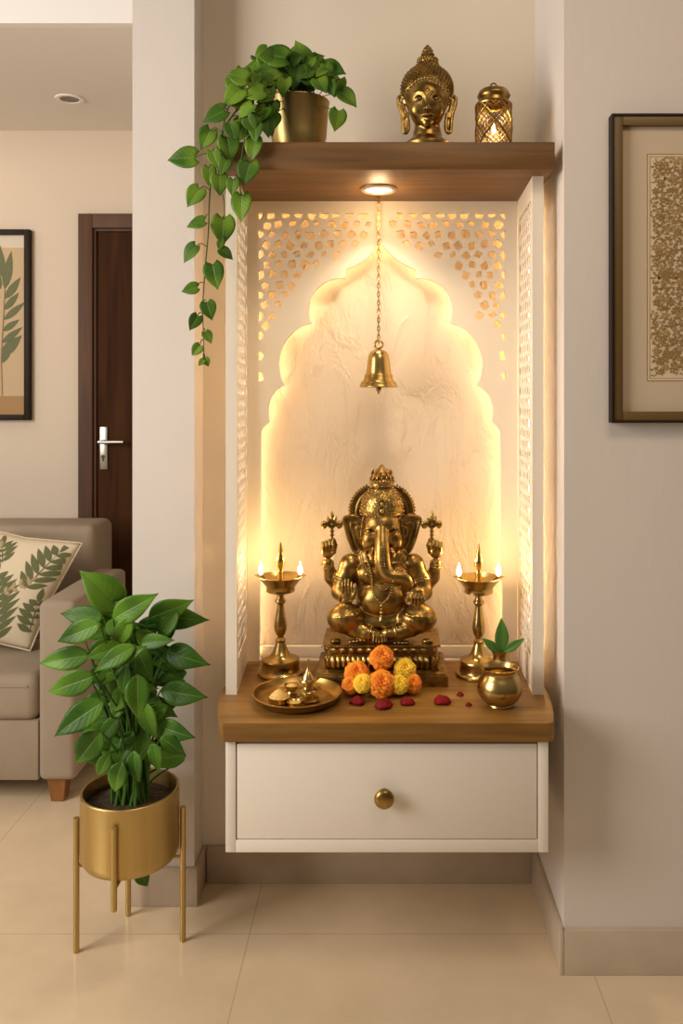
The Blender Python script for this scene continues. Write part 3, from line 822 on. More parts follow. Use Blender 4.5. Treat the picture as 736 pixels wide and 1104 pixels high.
# ------------------------------------------------------------------ leaves
def leaf_into(bm, base, dirv, nrm, L, wid, shape='heart', droop=.25, fold=.25, nl=12, nw=4, curl=0.0):
    """one leaf blade starting at base along dirv, its face towards nrm"""
    dirv = Vector(dirv).normalized(); nrm = Vector(nrm); nrm = (nrm-dirv*nrm.dot(dirv)).normalized(); side = nrm.cross(dirv)
    rows = []
    for i in range(nl+1):
        s = i/nl
        if shape == 'heart':
            w = wid*float(np.interp(s, [0, .06, .15, .27, .4, .55, .7, .82, .91, .96, 1], [.50, .80, .98, 1.06, 1.0, .84, .58, .33, .14, .055, 0]))
        elif shape == 'long':
            w = wid*float(np.interp(s, [0, .06, .15, .27, .4, .55, .7, .82, .91, .96, 1], [.10, .42, .74, .95, 1.0, .90, .64, .37, .16, .06, 0]))
        else:
            w = wid*float(np.interp(s, [0, .08, .2, .35, .5, .65, .8, .92, 1], [.10, .42, .76, .97, 1.0, .84, .52, .20, 0]))
        row = []
        for j in range(-nw, nw+1):
            v = j/nw
            back = -.16*L*abs(v)**1.5*(1-s)**4 if shape == 'heart' else 0
            x = s*L+back
            z = -droop*L*s*s*s-0.0+fold*w*abs(v)*(1-.4*abs(v))-curl*w*v*v
            p = Vector(base)+dirv*x+side*(w*v)+nrm*z
            row.append(p)
        rows.append(row)
    uvl = bm.loops.layers.uv.verify(); vs = []; tag_ = {}
    for i, row in enumerate(rows):
        if i == nl: vs.append([bm.verts.new(row[nw])]*(2*nw+1))
        else: vs.append([bm.verts.new(p) for p in row])
    for i in range(nl):
        for j in range(2*nw):
            q = [vs[i][j], vs[i][j+1], vs[i+1][j+1], vs[i+1][j]]
            f = []
            for v in q:
                if v not in f: f.append(v)
            if len(f) > 2:
                try: fc = bm.faces.new(f)
                except ValueError: continue
                for lp in fc.loops:
                    jj = j if lp.vert in (vs[i][j], vs[i+1][j]) else j+1
                    ii = i if lp.vert in (vs[i][j], vs[i][j+1]) else i+1
                    lp[uvl].uv = (jj/(2*nw), ii/nl)

def veins(m, strength=.5):
    n = m.node_tree.nodes; l = m.node_tree.links; b = n['Principled BSDF']
    uv = n.new('ShaderNodeUVMap'); sp = n.new('ShaderNodeSeparateXYZ'); l.new(uv.outputs[0], sp.inputs[0])
    def mth(op, a, c=None):
        q = n.new('ShaderNodeMath'); q.operation = op
        for k, v in enumerate((a, c)):
            if v is None: continue
            if isinstance(v, (int, float)): q.inputs[k].default_value = v
            else: l.new(v, q.inputs[k])
        return q.outputs[0]
    au = mth('ABSOLUTE', mth('SUBTRACT', sp.outputs['X'], .5))
    side = mth('SINE', mth('MULTIPLY', mth('SUBTRACT', sp.outputs['Y'], mth('MULTIPLY', au, .55)), 46.0))
    mid = n.new('ShaderNodeMapRange'); l.new(au, mid.inputs[0]); mid.inputs[1].default_value = .0; mid.inputs[2].default_value = .045
    mid.inputs[3].default_value = 1; mid.inputs[4].default_value = 0
    hgt = mth('ADD', mth('MULTIPLY', side, .16), mth('MULTIPLY', mid.outputs[0], -1.2))
    bp = n.new('ShaderNodeBump'); bp.inputs['Strength'].default_value = strength; bp.inputs['Distance'].default_value = .0012
    l.new(hgt, bp.inputs['Height']); l.new(bp.outputs[0], b.inputs['Normal'])
    src = b.inputs['Base Color'].links[0].from_socket
    mx_ = n.new('ShaderNodeMixRGB'); l.new(mth('MULTIPLY', mid.outputs[0], .55), mx_.inputs[0]); l.new(src, mx_.inputs[1])
    mx_.inputs[2].default_value = (.20, .30, .06, 1); l.new(mx_.outputs[0], b.inputs['Base Color'])
veins(M['leaf']); veins(M['leaf2'])

def solid(o, th):
    m = o.modifiers.new('thickness', 'SOLIDIFY'); m.thickness = th; m.offset = 0
    return o

# leaves in the small vase
b = NB(); top = VASE_C+Vector((0, 0, 38*VASE_U)); u = VASE_U
for dx, dz, L, w, y in ((.02, 1, 37, 7.6, -.05), (-.9, .82, 25, 4.8, -.25), (.98, .72, 28, 4.8, -.25)):
    leaf_into(b, top+Vector((dx*2*u, 0, 0)), (dx, y, dz), (0.05-dx*.15, -1, .25), L*u, w*u, 'plain', .12, .3)
leaf_into(b, top+Vector((0, .004, 0)), (.3, .8, .9), (0, -1, .6), 24*u, 5*u, 'plain', .15, .3)
solid(obj('leaf', b, M['leaf3'], VASE_T, True), .0006)
b = NB()
for dx in (-2, 0, 2): tube(b, [VASE_C+Vector((dx*u*.6, 0, 28*u)), top+Vector((dx*u, 0, 3*u))], .7*u, 6)
obj('stem', b, M['stem'], VASE_T)

# ---- trailing plant on the shelf
DP = 2.02; u = DP/F
c = Vector(((322-CX)*u, DP, ZS1))
t = thing('trailing_pothos', 'trailing heart leaf plant in a brass pot on the shelf', 'potted plant', c)
zt_ = P(0, 98, DP-.0745).z-ZS1
b = lathe(NB(), [(0, 0), (.050, 0), (.056, .004), (.061, .02), (.067, .05), (.0725, zt_-.006), (.0745, zt_-.003), (.0745, zt_), (.0715, zt_+.0005), (.0700, zt_-.01), (.066, zt_-.03), (0, zt_-.03)], c, 56, cap=False)
obj('pot', b, M['brass_satin'], t)
obj('soil', lathe(NB(), [(0, zt_-.012), (.04, zt_-.014), (.0695, zt_-.018)], c, 32, cap=False), M['soil'], t)
def C2(x, y, d): return P(160+x/2.944, 30+y/2.944, d)        # from enlarged-photo units
fol = NB(); stm = NB(); rn = random.Random(21)
def put_leaf(cx, cy, L, ang, d, wid=.42, droop=.12, conv=C2, scale=2.944, toward=.25, shape='heart', tgt=None, petiole=True, bmF=None, bmS=None, nrm=None, pr=.0011):
    a = math.radians(ang); Lw = L/scale*d/F
    dv = Vector((math.cos(a), 0, -math.sin(a)))
    yd = rn.uniform(-toward, toward*.3)
    ctr = conv(cx, cy, d)
    base = ctr-dv*Lw*.45
    n = nrm or Vector((rn.uniform(-.35, .35), -1, rn.uniform(.05, .5)))
    leaf_into(bmF, base, dv+Vector((0, yd, 0)), n, Lw*1.08, Lw*wid, shape, droop, rn.uniform(.12, .38))
    if petiole and tgt is not None:
        mid = (base+tgt)/2+Vector((0, -.004, .006))
        tube(bmS, catmull([tgt, mid, base+dv*Lw*.02], 4), pr, 6)
    return base
vine = [C2(x, y, d) for x, y, d in ((400, 190, 1.99), (330, 215, 1.93), (262, 285, 1.89), (222, 370, 1.885), (200, 470, 1.89), (193, 560, 1.89), (190, 650, 1.89), (182, 740, 1.89), (176, 820, 1.89), (172, 890, 1.89), (174, 970, 1.89), (176, 1050, 1.89))]
vs = catmull(vine, 8); tube(stm, vs, [.0022-.0012*i/len(vs) for i in range(len(vs))], 8)
vine2 = [C2(x, y, d) for x, y, d in ((400, 170, 1.98), (350, 150, 1.93), (305, 175, 1.90), (262, 235, 1.89), (235, 320, 1.885), (222, 420, 1.885), (228, 500, 1.885), (240, 560, 1.885), (238, 690, 1.885))]
v2 = catmull(vine2, 8); tube(stm, v2, [.0018-.001*i/len(v2) for i in range(len(v2))], 8)
vine3 = [C2(x, y, d) for x, y, d in ((420, 170, 1.96), (370, 230, 1.90), (320, 300, 1.875), (300, 380, 1.875), (290, 470, 1.875), (293, 530, 1.875))]
v3 = catmull(vine3, 8); tube(stm, v3, .0013, 8)
allv = vs+v2+v3
def near(p): return min(allv, key=lambda q: (q-p).length)
hang = [(285, 155, 66, 195), (270, 217, 76, 135), (212, 276, 76, 155), (183, 350, 66, 118), (110, 413, 88, 178), (146, 535, 66, 125), (152, 620, 58, 165), (236, 640, 82, 92),
        (133, 714, 62, 130), (210, 785, 76, 78), (133, 829, 50, 165), (193, 896, 56, 72), (146, 934, 50, 118), (190, 981, 40, 60), (152, 1022, 40, 130), (184, 1060, 28, 70), (168, 1062, 24, 130),
        (295, 567, 82, 92), (246, 716, 46, 38), (226, 495, 62, 88), (256, 380, 74, 80), (332, 382, 70, 100), (315, 460, 76, 105), (192, 468, 56, 90), (268, 505, 52, 95),
        (212, 415, 58, 70), (240, 440, 50, 110), (290, 330, 62, 120), (268, 330, 56, 70), (340, 330, 58, 95), (310, 260, 60, 140), (340, 210, 64, 160), (325, 305, 52, 60), (228, 690, 30, 100)]
for i, (x, y, L, a) in enumerate(hang):
    d = rn.uniform(1.868, 1.885)
    bse = C2(x, y, d)
    put_leaf(x, y, L, a, d, wid=rn.uniform(.40, .47), tgt=near(bse+Vector((0, .01, .02))), bmF=fol, bmS=stm)
crown = c+Vector((0, 0, zt_-.01))
topl = [(487, 85, 78, -115), (395, 88, 96, 190), (586, 138, 78, 20), (632, 222, 66, 42), (598, 290, 62, 100), (440, 105, 80, -150), (520, 115, 70, -10), (540, 150, 66, 40), (470, 150, 72, 110), (420, 160, 74, 120),
        (510, 170, 70, 80), (380, 140, 76, 170), (370, 200, 66, 130), (550, 185, 60, 60), (450, 125, 80, 60), (400, 120, 70, -170), (430, 190, 60, 100), (490, 130, 70, 80), (580, 195, 50, 75), (345, 130, 70, 175), (390, 260, 62, 100), (395, 300, 56, 95), (455, 90, 60, -60), (530, 105, 55, -20)]
for i, (x, y, L, a) in enumerate(topl):
    d = rn.uniform(1.94, 2.03) if y < 180 else rn.uniform(1.93, 1.945)
    put_leaf(x, y, L, a, d, wid=rn.uniform(.40, .47), tgt=crown+Vector((rn.uniform(-.03, .03), rn.uniform(-.03, .03), 0)), bmF=fol, bmS=stm, toward=.45)
for i in range(80):
    x, y = rn.gauss(440, 74), rn.gauss(140, 36)
    d = rn.uniform(1.95, 2.06)
    put_leaf(min(max(x, 290), 600), min(max(y, rn.uniform(70, 112)), 185), rn.uniform(40, 60), rn.uniform(0, 180), d, wid=.43, tgt=crown+Vector((rn.uniform(-.05, .05), rn.uniform(-.05, .05), 0)), bmF=fol, bmS=stm, toward=.6)
for i in range(34):
    x, y = rn.uniform(270, 390), rn.uniform(150, 330)
    put_leaf(x, y, rn.uniform(40, 66), rn.uniform(60, 170), rn.uniform(1.885, 1.93), wid=.43, tgt=near(C2(x, y, 1.9)), bmF=fol, bmS=stm, toward=.6)
solid(obj('foliage', fol, M['leaf'], t, True), .0005)
obj('vine', stm, M['stem'], t)

# ---- floor plant in its brass pot and stand
c = Vector(((140.5-CX)*1.985/F, 1.985, 0)); RP = .1135
zr = P(0, 849, 1.985).z; zb0 = P(0, 944, 1.985-RP*.0).z+.004
zb0 = H-(948-CY)*(1.985-.09)/F
t = thing('plant_stand', 'brass plant stand with slim posts holding the floor plant pot', 'plant stand', c)
legs = [P(89, 1023, 1.964), P(192.5, 1012, 2.000), P(138, 982, 2.116)]
tops = [P(0, 881, 1.964).z, P(0, 870, 2.0).z, zr-.06]
for L_, tz in zip(legs, tops):
    d0 = (L_-c); d0.z = 0; d0 = d0.normalized()*(RP+.0085)
    q = c+d0
    obj('leg', tube(NB(), [(q.x, q.y, 0), (q.x, q.y, tz)], .0068, 16), M['brass_satin'], t)
    obj('bracket', tube(NB(), [(q.x, q.y, zb0-.006), (c.x, c.y, zb0-.006)], .0045, 10), M['brass_satin'], t)
q = c+Vector((.0, -(RP+.0085), 0)); dq = q.y
obj('post', tube(NB(), [(q.x, q.y, P(0, 982, dq).z), (q.x, q.y, P(0, 893, dq).z)], .0068, 16), M['brass_satin'], t)
obj('bracket', tube(NB(), [(q.x, q.y, zb0-.006), (c.x, c.y, zb0-.006)], .0045, 10), M['brass_satin'], t)
t = thing('potted_pothos', 'bushy green floor plant in a wide brass pot on a stand', 'potted plant', c+Vector((0, 0, zb0)))
b = lathe(NB(), [(0, 0), (RP-.022, 0), (RP-.008, .005), (RP-.001, .016), (RP, .03), (RP, zr-zb0-.002), (RP-.002, zr-zb0), (RP-.006, zr-zb0), (RP-.007, zr-zb0-.004), (RP-.008, zr-zb0-.06), (0, zr-zb0-.06)], c+Vector((0, 0, zb0)), 72, cap=False)
obj('pot', b, M['brass_satin'], t)
b = NB(); zs = zr-.030
lathe(b, [(0, .006), (.05, .004), (.09, .0), (RP-.008, -.006)], c+Vector((0, 0, zs)), 40, cap=False)
rn = random.Random(4)
for i in range(220):
    a = rn.uniform(0, 2*PI); r = (RP-.014)*math.sqrt(rn.random()); s = rn.uniform(.002, .006)
    ball(b, c+Vector((r*math.cos(a), r*math.sin(a), zs+.003-.006*r/RP)), (s, s, s*.7), 1)
obj('soil', b, M['soil'], t)
def C5(x, y, d): return P(20+x/2.4533, 590+y/2.4533, d)
fol = NB(); stm = NB()
big = [(223, 105, 112, -128, .50, 1.95), (300, 160, 128, -30, .40, 1.93), (393, 168, 118, -22, .42, 1.98), (428, 183, 122, 2, .38, 2.02), (172, 183, 118, 184, .36, 1.97), (165, 222, 124, 158, .38, 1.90),
       (130, 293, 132, 172, .36, 1.93), (145, 360, 134, 160, .38, 1.89), (172, 440, 138, 148, .42, 1.86), (186, 528, 116, 128, .48, 1.85), (440, 282, 116, 8, .44, 1.96), (432, 380, 124, 2, .40, 1.94),
       (414, 478, 106, 10, .40, 1.93), (404, 522, 76, 35, .42, 1.90), (362, 246, 92, -8, .36, 1.94), (262, 285, 116, 152, .34, 1.87), (285, 285, 104, -28, .34, 1.88), (318, 385, 110, 85, .44, 1.88),
       (262, 605, 86, 108, .48, 1.84), (310, 572, 76, 80, .46, 1.855), (365, 548, 70, 70, .42, 1.88), (235, 270, 90, 160, .4, 1.93), (390, 330, 90, 20, .4, 1.99), (275, 225, 95, 120, .4, 1.92),
       (330, 300, 95, 60, .42, 1.91), (240, 480, 86, 130, .42, 1.90), (345, 450, 96, 70, .42, 1.92), (280, 345, 80, 100, .4, 1.9), (215, 330, 86, 150, .4, 1.95), (375, 420, 90, 40, .4, 1.96), (350, 205, 90, -15, .4, 2.0),
       (270, 400, 96, 130, .42, 1.94), (330, 520, 84, 100, .42, 1.93), (225, 575, 70, 120, .42, 1.92), (290, 520, 84, 110, .42, 1.95)]
roots = []
for x, y, L, a, w, d in big:
    ra = rn.uniform(0, 2*PI); rr = rn.uniform(.005, .035)
    root = c+Vector((rr*math.cos(ra)+.004, rr*math.sin(ra), zs))
    bse = put_leaf(x, y, L, a, d, wid=w*.66 if w < .5 else .40, droop=rn.uniform(.08, .3), conv=C5, scale=2.4533, toward=.5, shape='long' if w < .50 else 'heart', petiole=False, bmF=fol, bmS=stm)
    m1 = root*.45+bse*.55; m1.x = root.x+(bse.x-root.x)*.28; m1.y = root.y+(bse.y-root.y)*.35
    pts = catmull([root, m1, bse], 8); tube(stm, pts, [.0042-.0026*i/len(pts) for i in range(len(pts))], 7)
for i in range(75):
    y = rn.uniform(150, 560); x = min(max(rn.gauss(300, 66), 215), 395)
    ra = rn.uniform(0, 2*PI); rr = rn.uniform(.005, .045)
    root = c+Vector((rr*math.cos(ra), rr*math.sin(ra), zs)); d = rn.uniform(1.93, 2.07)
    bse = put_leaf(x, y, rn.uniform(75, 115), rn.choice((rn.uniform(-30, 60), rn.uniform(110, 210))), d, wid=.25, droop=rn.uniform(.1, .3), conv=C5, scale=2.4533, toward=.7, shape='long', petiole=False, bmF=fol, bmS=stm)
    m1 = root*.45+bse*.55; m1.x = root.x+(bse.x-root.x)*.28
    pts = catmull([root, m1, bse], 6); tube(stm, pts, [.0036-.0022*i/len(pts) for i in range(len(pts))], 6)
solid(obj('foliage', fol, M['leaf2'], t, True), .0008)
obj('stem', stm, M['stem'], t)
b = NB()
lb = P(150, 941, 1.93); leaf_into(b, lb+Vector((-.004, 0, .012)), (.55, -.1, -1), (.2, -1, .2), .050, .017, 'plain', .15, .2)
tube(b, [c+Vector((.02, 0.0, zb0-.002)), lb+Vector((-.004, 0, .012))], .0012, 6)
solid(obj('fallen_leaf', b, M['leaf2'], t, True), .0006)

# ------------------------------------------------------------------ marigolds and rose petals
def marigold(m, name, label, loc, r, group='marigold blossoms heaped before the statue'):
    rn = random.Random(int(loc[0]*9999)); t = thing(name, label, 'flower', loc, group)
    b = NB(); C_ = Vector(loc)+Vector((0, 0, r*.86)); n = 170
    ball(b, C_, r*.66, 2)
    axis = Vector((rn.uniform(-.25, .25), -.72, .62)).normalized(); e1 = axis.orthogonal().normalized(); e2 = axis.cross(e1)
    for i in range(n):
        th = math.acos(1-1.86*(i+.5)/n); ph = i*2.399963+rn.uniform(-.12, .12)
        def sp(tt, pp, R): return C_+(axis*math.cos(tt)+(e1*math.cos(pp)+e2*math.sin(pp))*math.sin(tt))*R
        rr = r*rn.uniform(.93, 1.05); w = rn.uniform(.17, .235)/max(.32, math.sin(th)); w = min(w, .8)
        rows = []
        for k, (dt, R, wk) in enumerate(((-.20, .60, .5), (-.06, .84, .95), (.04, .97, 1.1), (.10, 1.0, .8))):
            row = []
            for j in (-2, -1, 0, 1, 2):
                ruf = .035*(1 if j % 2 else -1)*(k/3)
                row.append(b.verts.new(sp(max(.01, th+dt+(.03 if (k == 3 and j % 2) else 0)), ph+w*wk*j/2, rr*(R+ruf-.035*abs(j)/2))))
            rows.append(row)
        for p, q in zip(rows, rows[1:]):
            for j in range(4): b.faces.new((p[j], p[j+1], q[j+1], q[j]))
    obj('petals', b, m, t, True)
    b = lathe(NB(), [(0, 0), (r*.22, 0), (r*.42, r*.16), (r*.5, r*.36)], loc, 14, cap=True)
    obj('sepal', b, M['sepal'], t)
    return t
def flower(px, py, rpx, d, m, label):
    r = rpx*d/F; q = P(px, py, d); return marigold(m, 'marigold', label, (q.x, d, max(ZW+.0005, q.z-r*.86)), r)
flower(411, 737.5, 15.2, 1.935, M['orange'], 'largest orange marigold, front and centre of the heap')
flower(411.3, 709.5, 13.4, 1.975, M['orange'], 'orange marigold on top of the heap, before the plinth')
flower(384.5, 727, 14.0, 1.975, M['orange'], 'orange marigold at the upper left of the heap')
flower(377.5, 739, 9.8, 1.945, M['orange'], 'small orange marigold at the far left of the heap')
flower(391, 737, 10.6, 1.928, M['yellow'], 'yellow marigold on the left of the big orange bloom')
flower(430, 738, 10.6, 1.938, M['yellow'], 'yellow marigold on the right of the big orange bloom')
flower(436, 722, 12.4, 1.975, M['yellow'], 'yellow marigold at the upper right of the heap')
flower(444.5, 737, 10.4, 1.955, M['orange'], 'small orange marigold at the far right of the heap')

def rose_petal(px, py, w, label, seed, flat=.38):
    d = (H-ZW)*F/(py-CY); rn = random.Random(seed); q = P(px, py, d); r = w/2*d/F
    t = thing('rose_petal', label, 'rose petal', (q.x, d, ZW), 'red rose petals scattered on the worktop')
    a0 = rn.uniform(-.4, .4)
    for layer in range(3 if w > 14 else 2):
        b = NB(); n, m_ = 20, 6; cv = None; rings = []
        s = 1-.22*layer; off = Vector((rn.uniform(-.12, .12)*r*layer, (.15-.1*layer)*r*layer, .0008+.05*r*layer))
        ph = rn.uniform(0, 6.28)
        for k in range(m_+1):
            f = k/m_; ring = []
            for i in range(n):
                a = 2*PI*i/n; lob = 1-.16*abs(math.cos(a*1.0+a0))**6+.06*math.sin(3*a+ph)
                rad = r*s*f*lob
                hz = 2*flat*r*s*(1-f**2.2)*(1+.25*math.sin(2*a+ph)*f)+.10*r*f*f*(1+math.sin(4*a+ph))
                ring.append(Vector((q.x, d, ZW))+off+Vector((rad*math.cos(a), rad*math.sin(a)*.86, hz)))
            rings.append([b.verts.new(p) for p in ring] if k else [b.verts.new(Vector((q.x, d, ZW+2*flat*r*s*.94))+off)])
        for k in range(m_):
            for i in range(n):
                j = (i+1) % n
                if k == 0: b.faces.new((rings[0][0], rings[1][i], rings[1][j]))
                else: b.faces.new((rings[k][i], rings[k+1][i], rings[k+1][j], rings[k][j]))
        solid(obj('petal', b, M['rose'], t, True), .0006)
rose_petal(385, 758.5, 19, 'red rose petal beside the rim of the offering plate', 1)
rose_petal(413, 762.5, 22, 'red rose petal in front of the largest orange marigold', 2)
rose_petal(439, 759, 18, 'red rose petal in front of the yellow marigold', 3)
rose_petal(476.5, 758, 21, 'large red rose petal standing apart before the plinth corner', 4)
rose_petal(496, 750, 9, 'tiny red rose petal close to the right oil lamp foot', 5)
rose_petal(505, 760.5, 7.5, 'tiniest red rose petal, beside the round water pot', 6)

# ------------------------------------------------------------------ the seated elephant-headed statue
GS = 2.08/F/3.944
def G(x, y, yo=0):
    """enlarged-photo units (3.944 per pixel) at depth offset yo of the same unit"""
    d = 2.08+yo*GS; return P(320+x/3.944, 480+y/3.944, d)
st = thing('deity_statue', 'brass statue of a seated elephant-headed deity on a lotus plinth', 'statue', (P(411, 0, 2.09).x, 2.09, ZW))
sx0 = P(411.3, 0, 2.08).x

# plinth
b = NB(); pzx = lambda w, d: w*d/F
d0 = 2.003; xh0 = pzx(71.7, d0)
z1 = P(0, 728.5, d0).z
box(b, sx0-xh0, sx0+xh0, d0, 2.188, ZW, z1, .0012)
box(b, sx0-xh0+.004, sx0+xh0-.004, d0+.004, 2.184, z1, z1+.003, .001)
def tier(bm, hw, y0, y1, za, zb_, r):
    out = []
    for (cx, cy, a0) in ((sx0+hw-r, y1-r, 0), (sx0-hw+r, y1-r, 90), (sx0-hw+r, y0+r, 180), (sx0+hw-r, y0+r, 270)):
        out += arc(cx, cy, r, a0, a0+90, 6)
    prism(bm, out, za, zb_, lambda a, c_, z: (a, c_, z))
zs_ = P(0, 695, 2.022).z                      # seat height
tier(b, .140, 2.020, 2.176, z1+.003, z1+.008, .012)
tier(b, .122, 2.036, 2.160, z1+.008, zs_-.026, .012)
tier(b, .134, 2.024, 2.172, zs_-.028, zs_-.024, .012)
tier(b, .143, 2.018, 2.178, zs_-.006, zs_, .014)
tier(b, .136, 2.026, 2.170, zs_-.024, zs_-.006, .014)
obj('plinth', b, M['brass_dark'], st)
# lotus petals round the plinth: a lower row turned up and an upper row turned down
b = NB(); b2 = NB()
def lotus(bm, hw, y0, y1, za, zb_, step, out_, r=.014):
    loop = []
    for (cx, cy, a0) in ((sx0+hw-r, y1-r, 0), (sx0-hw+r, y1-r, 90), (sx0-hw+r, y0+r, 180), (sx0+hw-r, y0+r, 270)):
        loop += arc(cx, cy, r, a0, a0+90, 6)
    loop = [Vector((p[0], p[1], 0)) for p in loop]; loop.append(loop[0])
    pts = resample(loop, step)
    for i in range(len(pts)-1):
        p = pts[i]; tn = (pts[i+1]-p).normalized(); nn = Vector((tn.y, -tn.x, 0)); hgt = zb_-za
        if p.y > (y0+y1)/2+.04: continue
        for k, (s, o_) in enumerate(((1, 0), (.62, .0014))):
            rows = []
            for q in range(6):
                f = q/5; w = step*.56*s*(1 if f < .35 else math.sqrt(max(0, 1-((f-.35)/.65)**2)))+.0001
                cz = za+hgt*(f*s+(1-s)*.15); bulge = out_*math.sin(PI*min(1, f*.8+.12))+o_
                rows.append([bm.verts.new(p+tn*w*j+nn*(bulge*(1-.45*abs(j)))+Vector((0, 0, cz))) for j in (-1, -.5, 0, .5, 1)])
            for a, c_ in zip(rows, rows[1:]):
                for j in range(4): bm.faces.new((a[j], a[j+1], c_[j+1], c_[j]))
lotus(b, .129, 2.029, 2.167, zs_-.006, zs_-.026, .0215, .010)
obj('lotus_petals', b, M['brass_dark'], st, True)
lotus(b2, .128, 2.030, 2.166, zs_-.030, z1+.005, .0125, .013)
obj('lotus_petals', b2, M['brass_dark'], st, True)
b = NB()
for zz, hw, y0 in ((zs_-.027, .137, 2.021), (zs_-.003, .1445, 2.0165)):
    for i in range(int(2*hw/.0075)+1): ball(b, (sx0-hw+i*.0075, y0, zz), .0024, 1)
obj('bead_border', b, M['brass_dark'], st)

# body
lo = G(80, 870, -190); hi = G(645, 280, 170)
lo = Vector((lo.x, 2.08-215*GS, zs_-.004)); hi = Vector((hi.x, 2.08+170*GS, G(0, 270).z))
S = Sculpt(lo, hi, .00115)
g = GS
def E(x, y, yo, rx, ry, rz, k=12, sub=False, rot=None):      # rx across, ry depth, rz up
    S.ell(G(x, y, yo), (rx*g, ry*g, rz*g), k*g, rot, sub)
def T(pts, rad, k=10, sub=False, ripple=0, rn=0):
    S.tube([G(*p) for p in pts], [r*g for r in rad] if hasattr(rad, '__len__') else rad*g, k*g, sub, ripple*g, rn)
mx = lambda x: 722-x                                          # mirror across the middle (x = 361)
E(361, 560, 25, 118, 72, 120)
E(361, 480, 20, 110, 58, 70, 20)
E(361, 648, 0, 110, 92, 92, 16)
E(361, 742, 15, 165, 85, 58, 16)
for s in (0, 1):
    X = (lambda x: x) if s == 0 else mx
    E(X(300), 548, -34, 46, 36, 44, 16)
    E(X(228), 508, 15, 44, 44, 46, 18)
    E(X(298), 551, -71, 6, 5, 6, 3)
    # front arm
    T([(X(225), 510, 12), (X(200), 570, 6), (X(184), 622, -8)], [42, 40, 36], 16)
    T([(X(184), 624, -8), (X(212), 655, -62)], [36, 25], 12)
    # rear arm
    T([(X(215), 545, 50), (X(176), 590, 52)], [34, 34], 10)
    T([(X(176), 592, 52), (X(146), 560, 46), (X(130), 500, 30)], [33, 29, 21], 12)
    # raised fist that holds the emblem
    E(X(131), 446, 24, 30, 20, 36, 8)
    for i in range(4):
        xx = 110+14*i; yy = 424-5*(i if i < 3 else 1.4)
        T([(X(xx), yy+4, 8), (X(xx), yy-8, -4), (X(xx+2), yy+10, -12), (X(xx+3), yy+24, -6)], [6.9, 7.0, 6.8, 6], 1)
    T([(X(156), 455, 10), (X(163), 425, 0), (X(157), 402, -6)], [10, 9, 7.5], 4)
    # thigh, knee, shin
    T([(X(285), 742, 5), (X(205), 736, -52)], [60, 60], 14)
    E(X(206), 735, -54, 78, 60, 60, 14)
    # cloth folds swept round the knee
    for j, (ra, dy) in enumerate(((.98, 8), (.98, 26), (.96, 44), (1.0, -12))):
        pts = []
        for q in range(9):
            a = -1.15+2.3*q/8
            pts.append((X(206+66*math.sin(a)), 735+dy+14*math.cos(a)-6+ (q-4)*(-2.0), -54-58*math.cos(a)*math.sqrt(max(.1, 1-((dy+8)/62)**2))))
        T(pts, 4.2, 6)
    # ear: thin fan with a thick rim and an inner ridge
    ear = [(278, 318), (252, 303), (222, 303), (199, 313), (206, 345), (216, 380), (226, 412), (238, 440), (254, 456), (272, 448), (284, 420), (290, 380)]
    q = [G(X(a), c_, 12) for a, c_ in ear]
    S.poly([(v.x, v.z) for v in q], q[0].y, 7*g, 4*g, 3*g)
    rim = catmull([G(X(a), c_, 6+(a < 240)*(-4)) for a, c_ in ear[:10]], 3)
    S.tube(rim, 7.5*g, 4*g)
    S.tube(catmull([G(X(a), c_, 3) for a, c_ in ((262, 335), (238, 330), (228, 345), (240, 380), (250, 415), (262, 430))], 3), 5*g, 5*g)
    S.tube(catmull([G(X(a), c_, 2) for a, c_ in ((268, 350), (254, 352), (256, 378), (266, 398))], 3), 4.5*g, 5*g)
# shins and feet crossing in front
T([(235, 778, -62), (300, 800, -82), (336, 806, -92)], [36, 30, 22], 10)
T([(487, 778, -62), (430, 796, -84), (386, 800, -90)], [36, 32, 24], 10)
T([(386, 800, -90), (330, 826, -84), (262, 832, -78)], [22, 18, 16], 10)
E(345, 818, -100, 28, 20, 20, 8)
for i in range(5):
    T([(330+11*i, 812-2*abs(i-2), -112), (326+13*i, 838-2.5*abs(i-2), -116), (326+13*i, 846-3*abs(i-2), -112)], [7.0, 6.2, 5.6], 1.2)
for i in range(5): E(228+15*i, 834-1.5*i, -92, 9, 14, 7.5, 2)
for i in range(4): E(418+17*i, 838, -88, 10, 14, 7, 2)
for xx in (165, 556): E(xx, 832, -66, 24, 18, 12, 6)
# blessing hand (palm out, fingers up)
E(214, 640, -78, 27, 13, 28, 6)
E(238, 640, -84, 10, 8, 18, 5)
for i, (xx, yt) in enumerate(((194, 578), (207, 566), (220, 566), (233, 578))):
    T([(xx+1, 626, -84), (xx, (626+yt)/2, -88), (xx, yt+6, -85)], [6.3, 6.0, 5.0], 1)
T([(240, 646, -84), (249, 622, -90), (247, 604, -90)], [8.5, 7.6, 6.4], 2.5)
T([(196, 664, -86), (230, 664, -86)], 5, 4)
# lowered hand holding a sweet
E(511, 628, -74, 29, 16, 24, 8)
E(509, 652, -70, 24, 20, 22, 4)
for i in range(4):
    xx = 488+14.2*i
    T([(xx+2, 634, -88), (xx, 650, -96), (xx, 668-abs(i-1.5)*2, -92), (xx+1, 679-abs(i-1.5)*3, -84)], [6.8, 6.7, 6.2, 5.4], 1)
T([(487, 630, -82), (476, 645, -86), (474, 660, -84)], [8.5, 7.8, 6.5], 3)
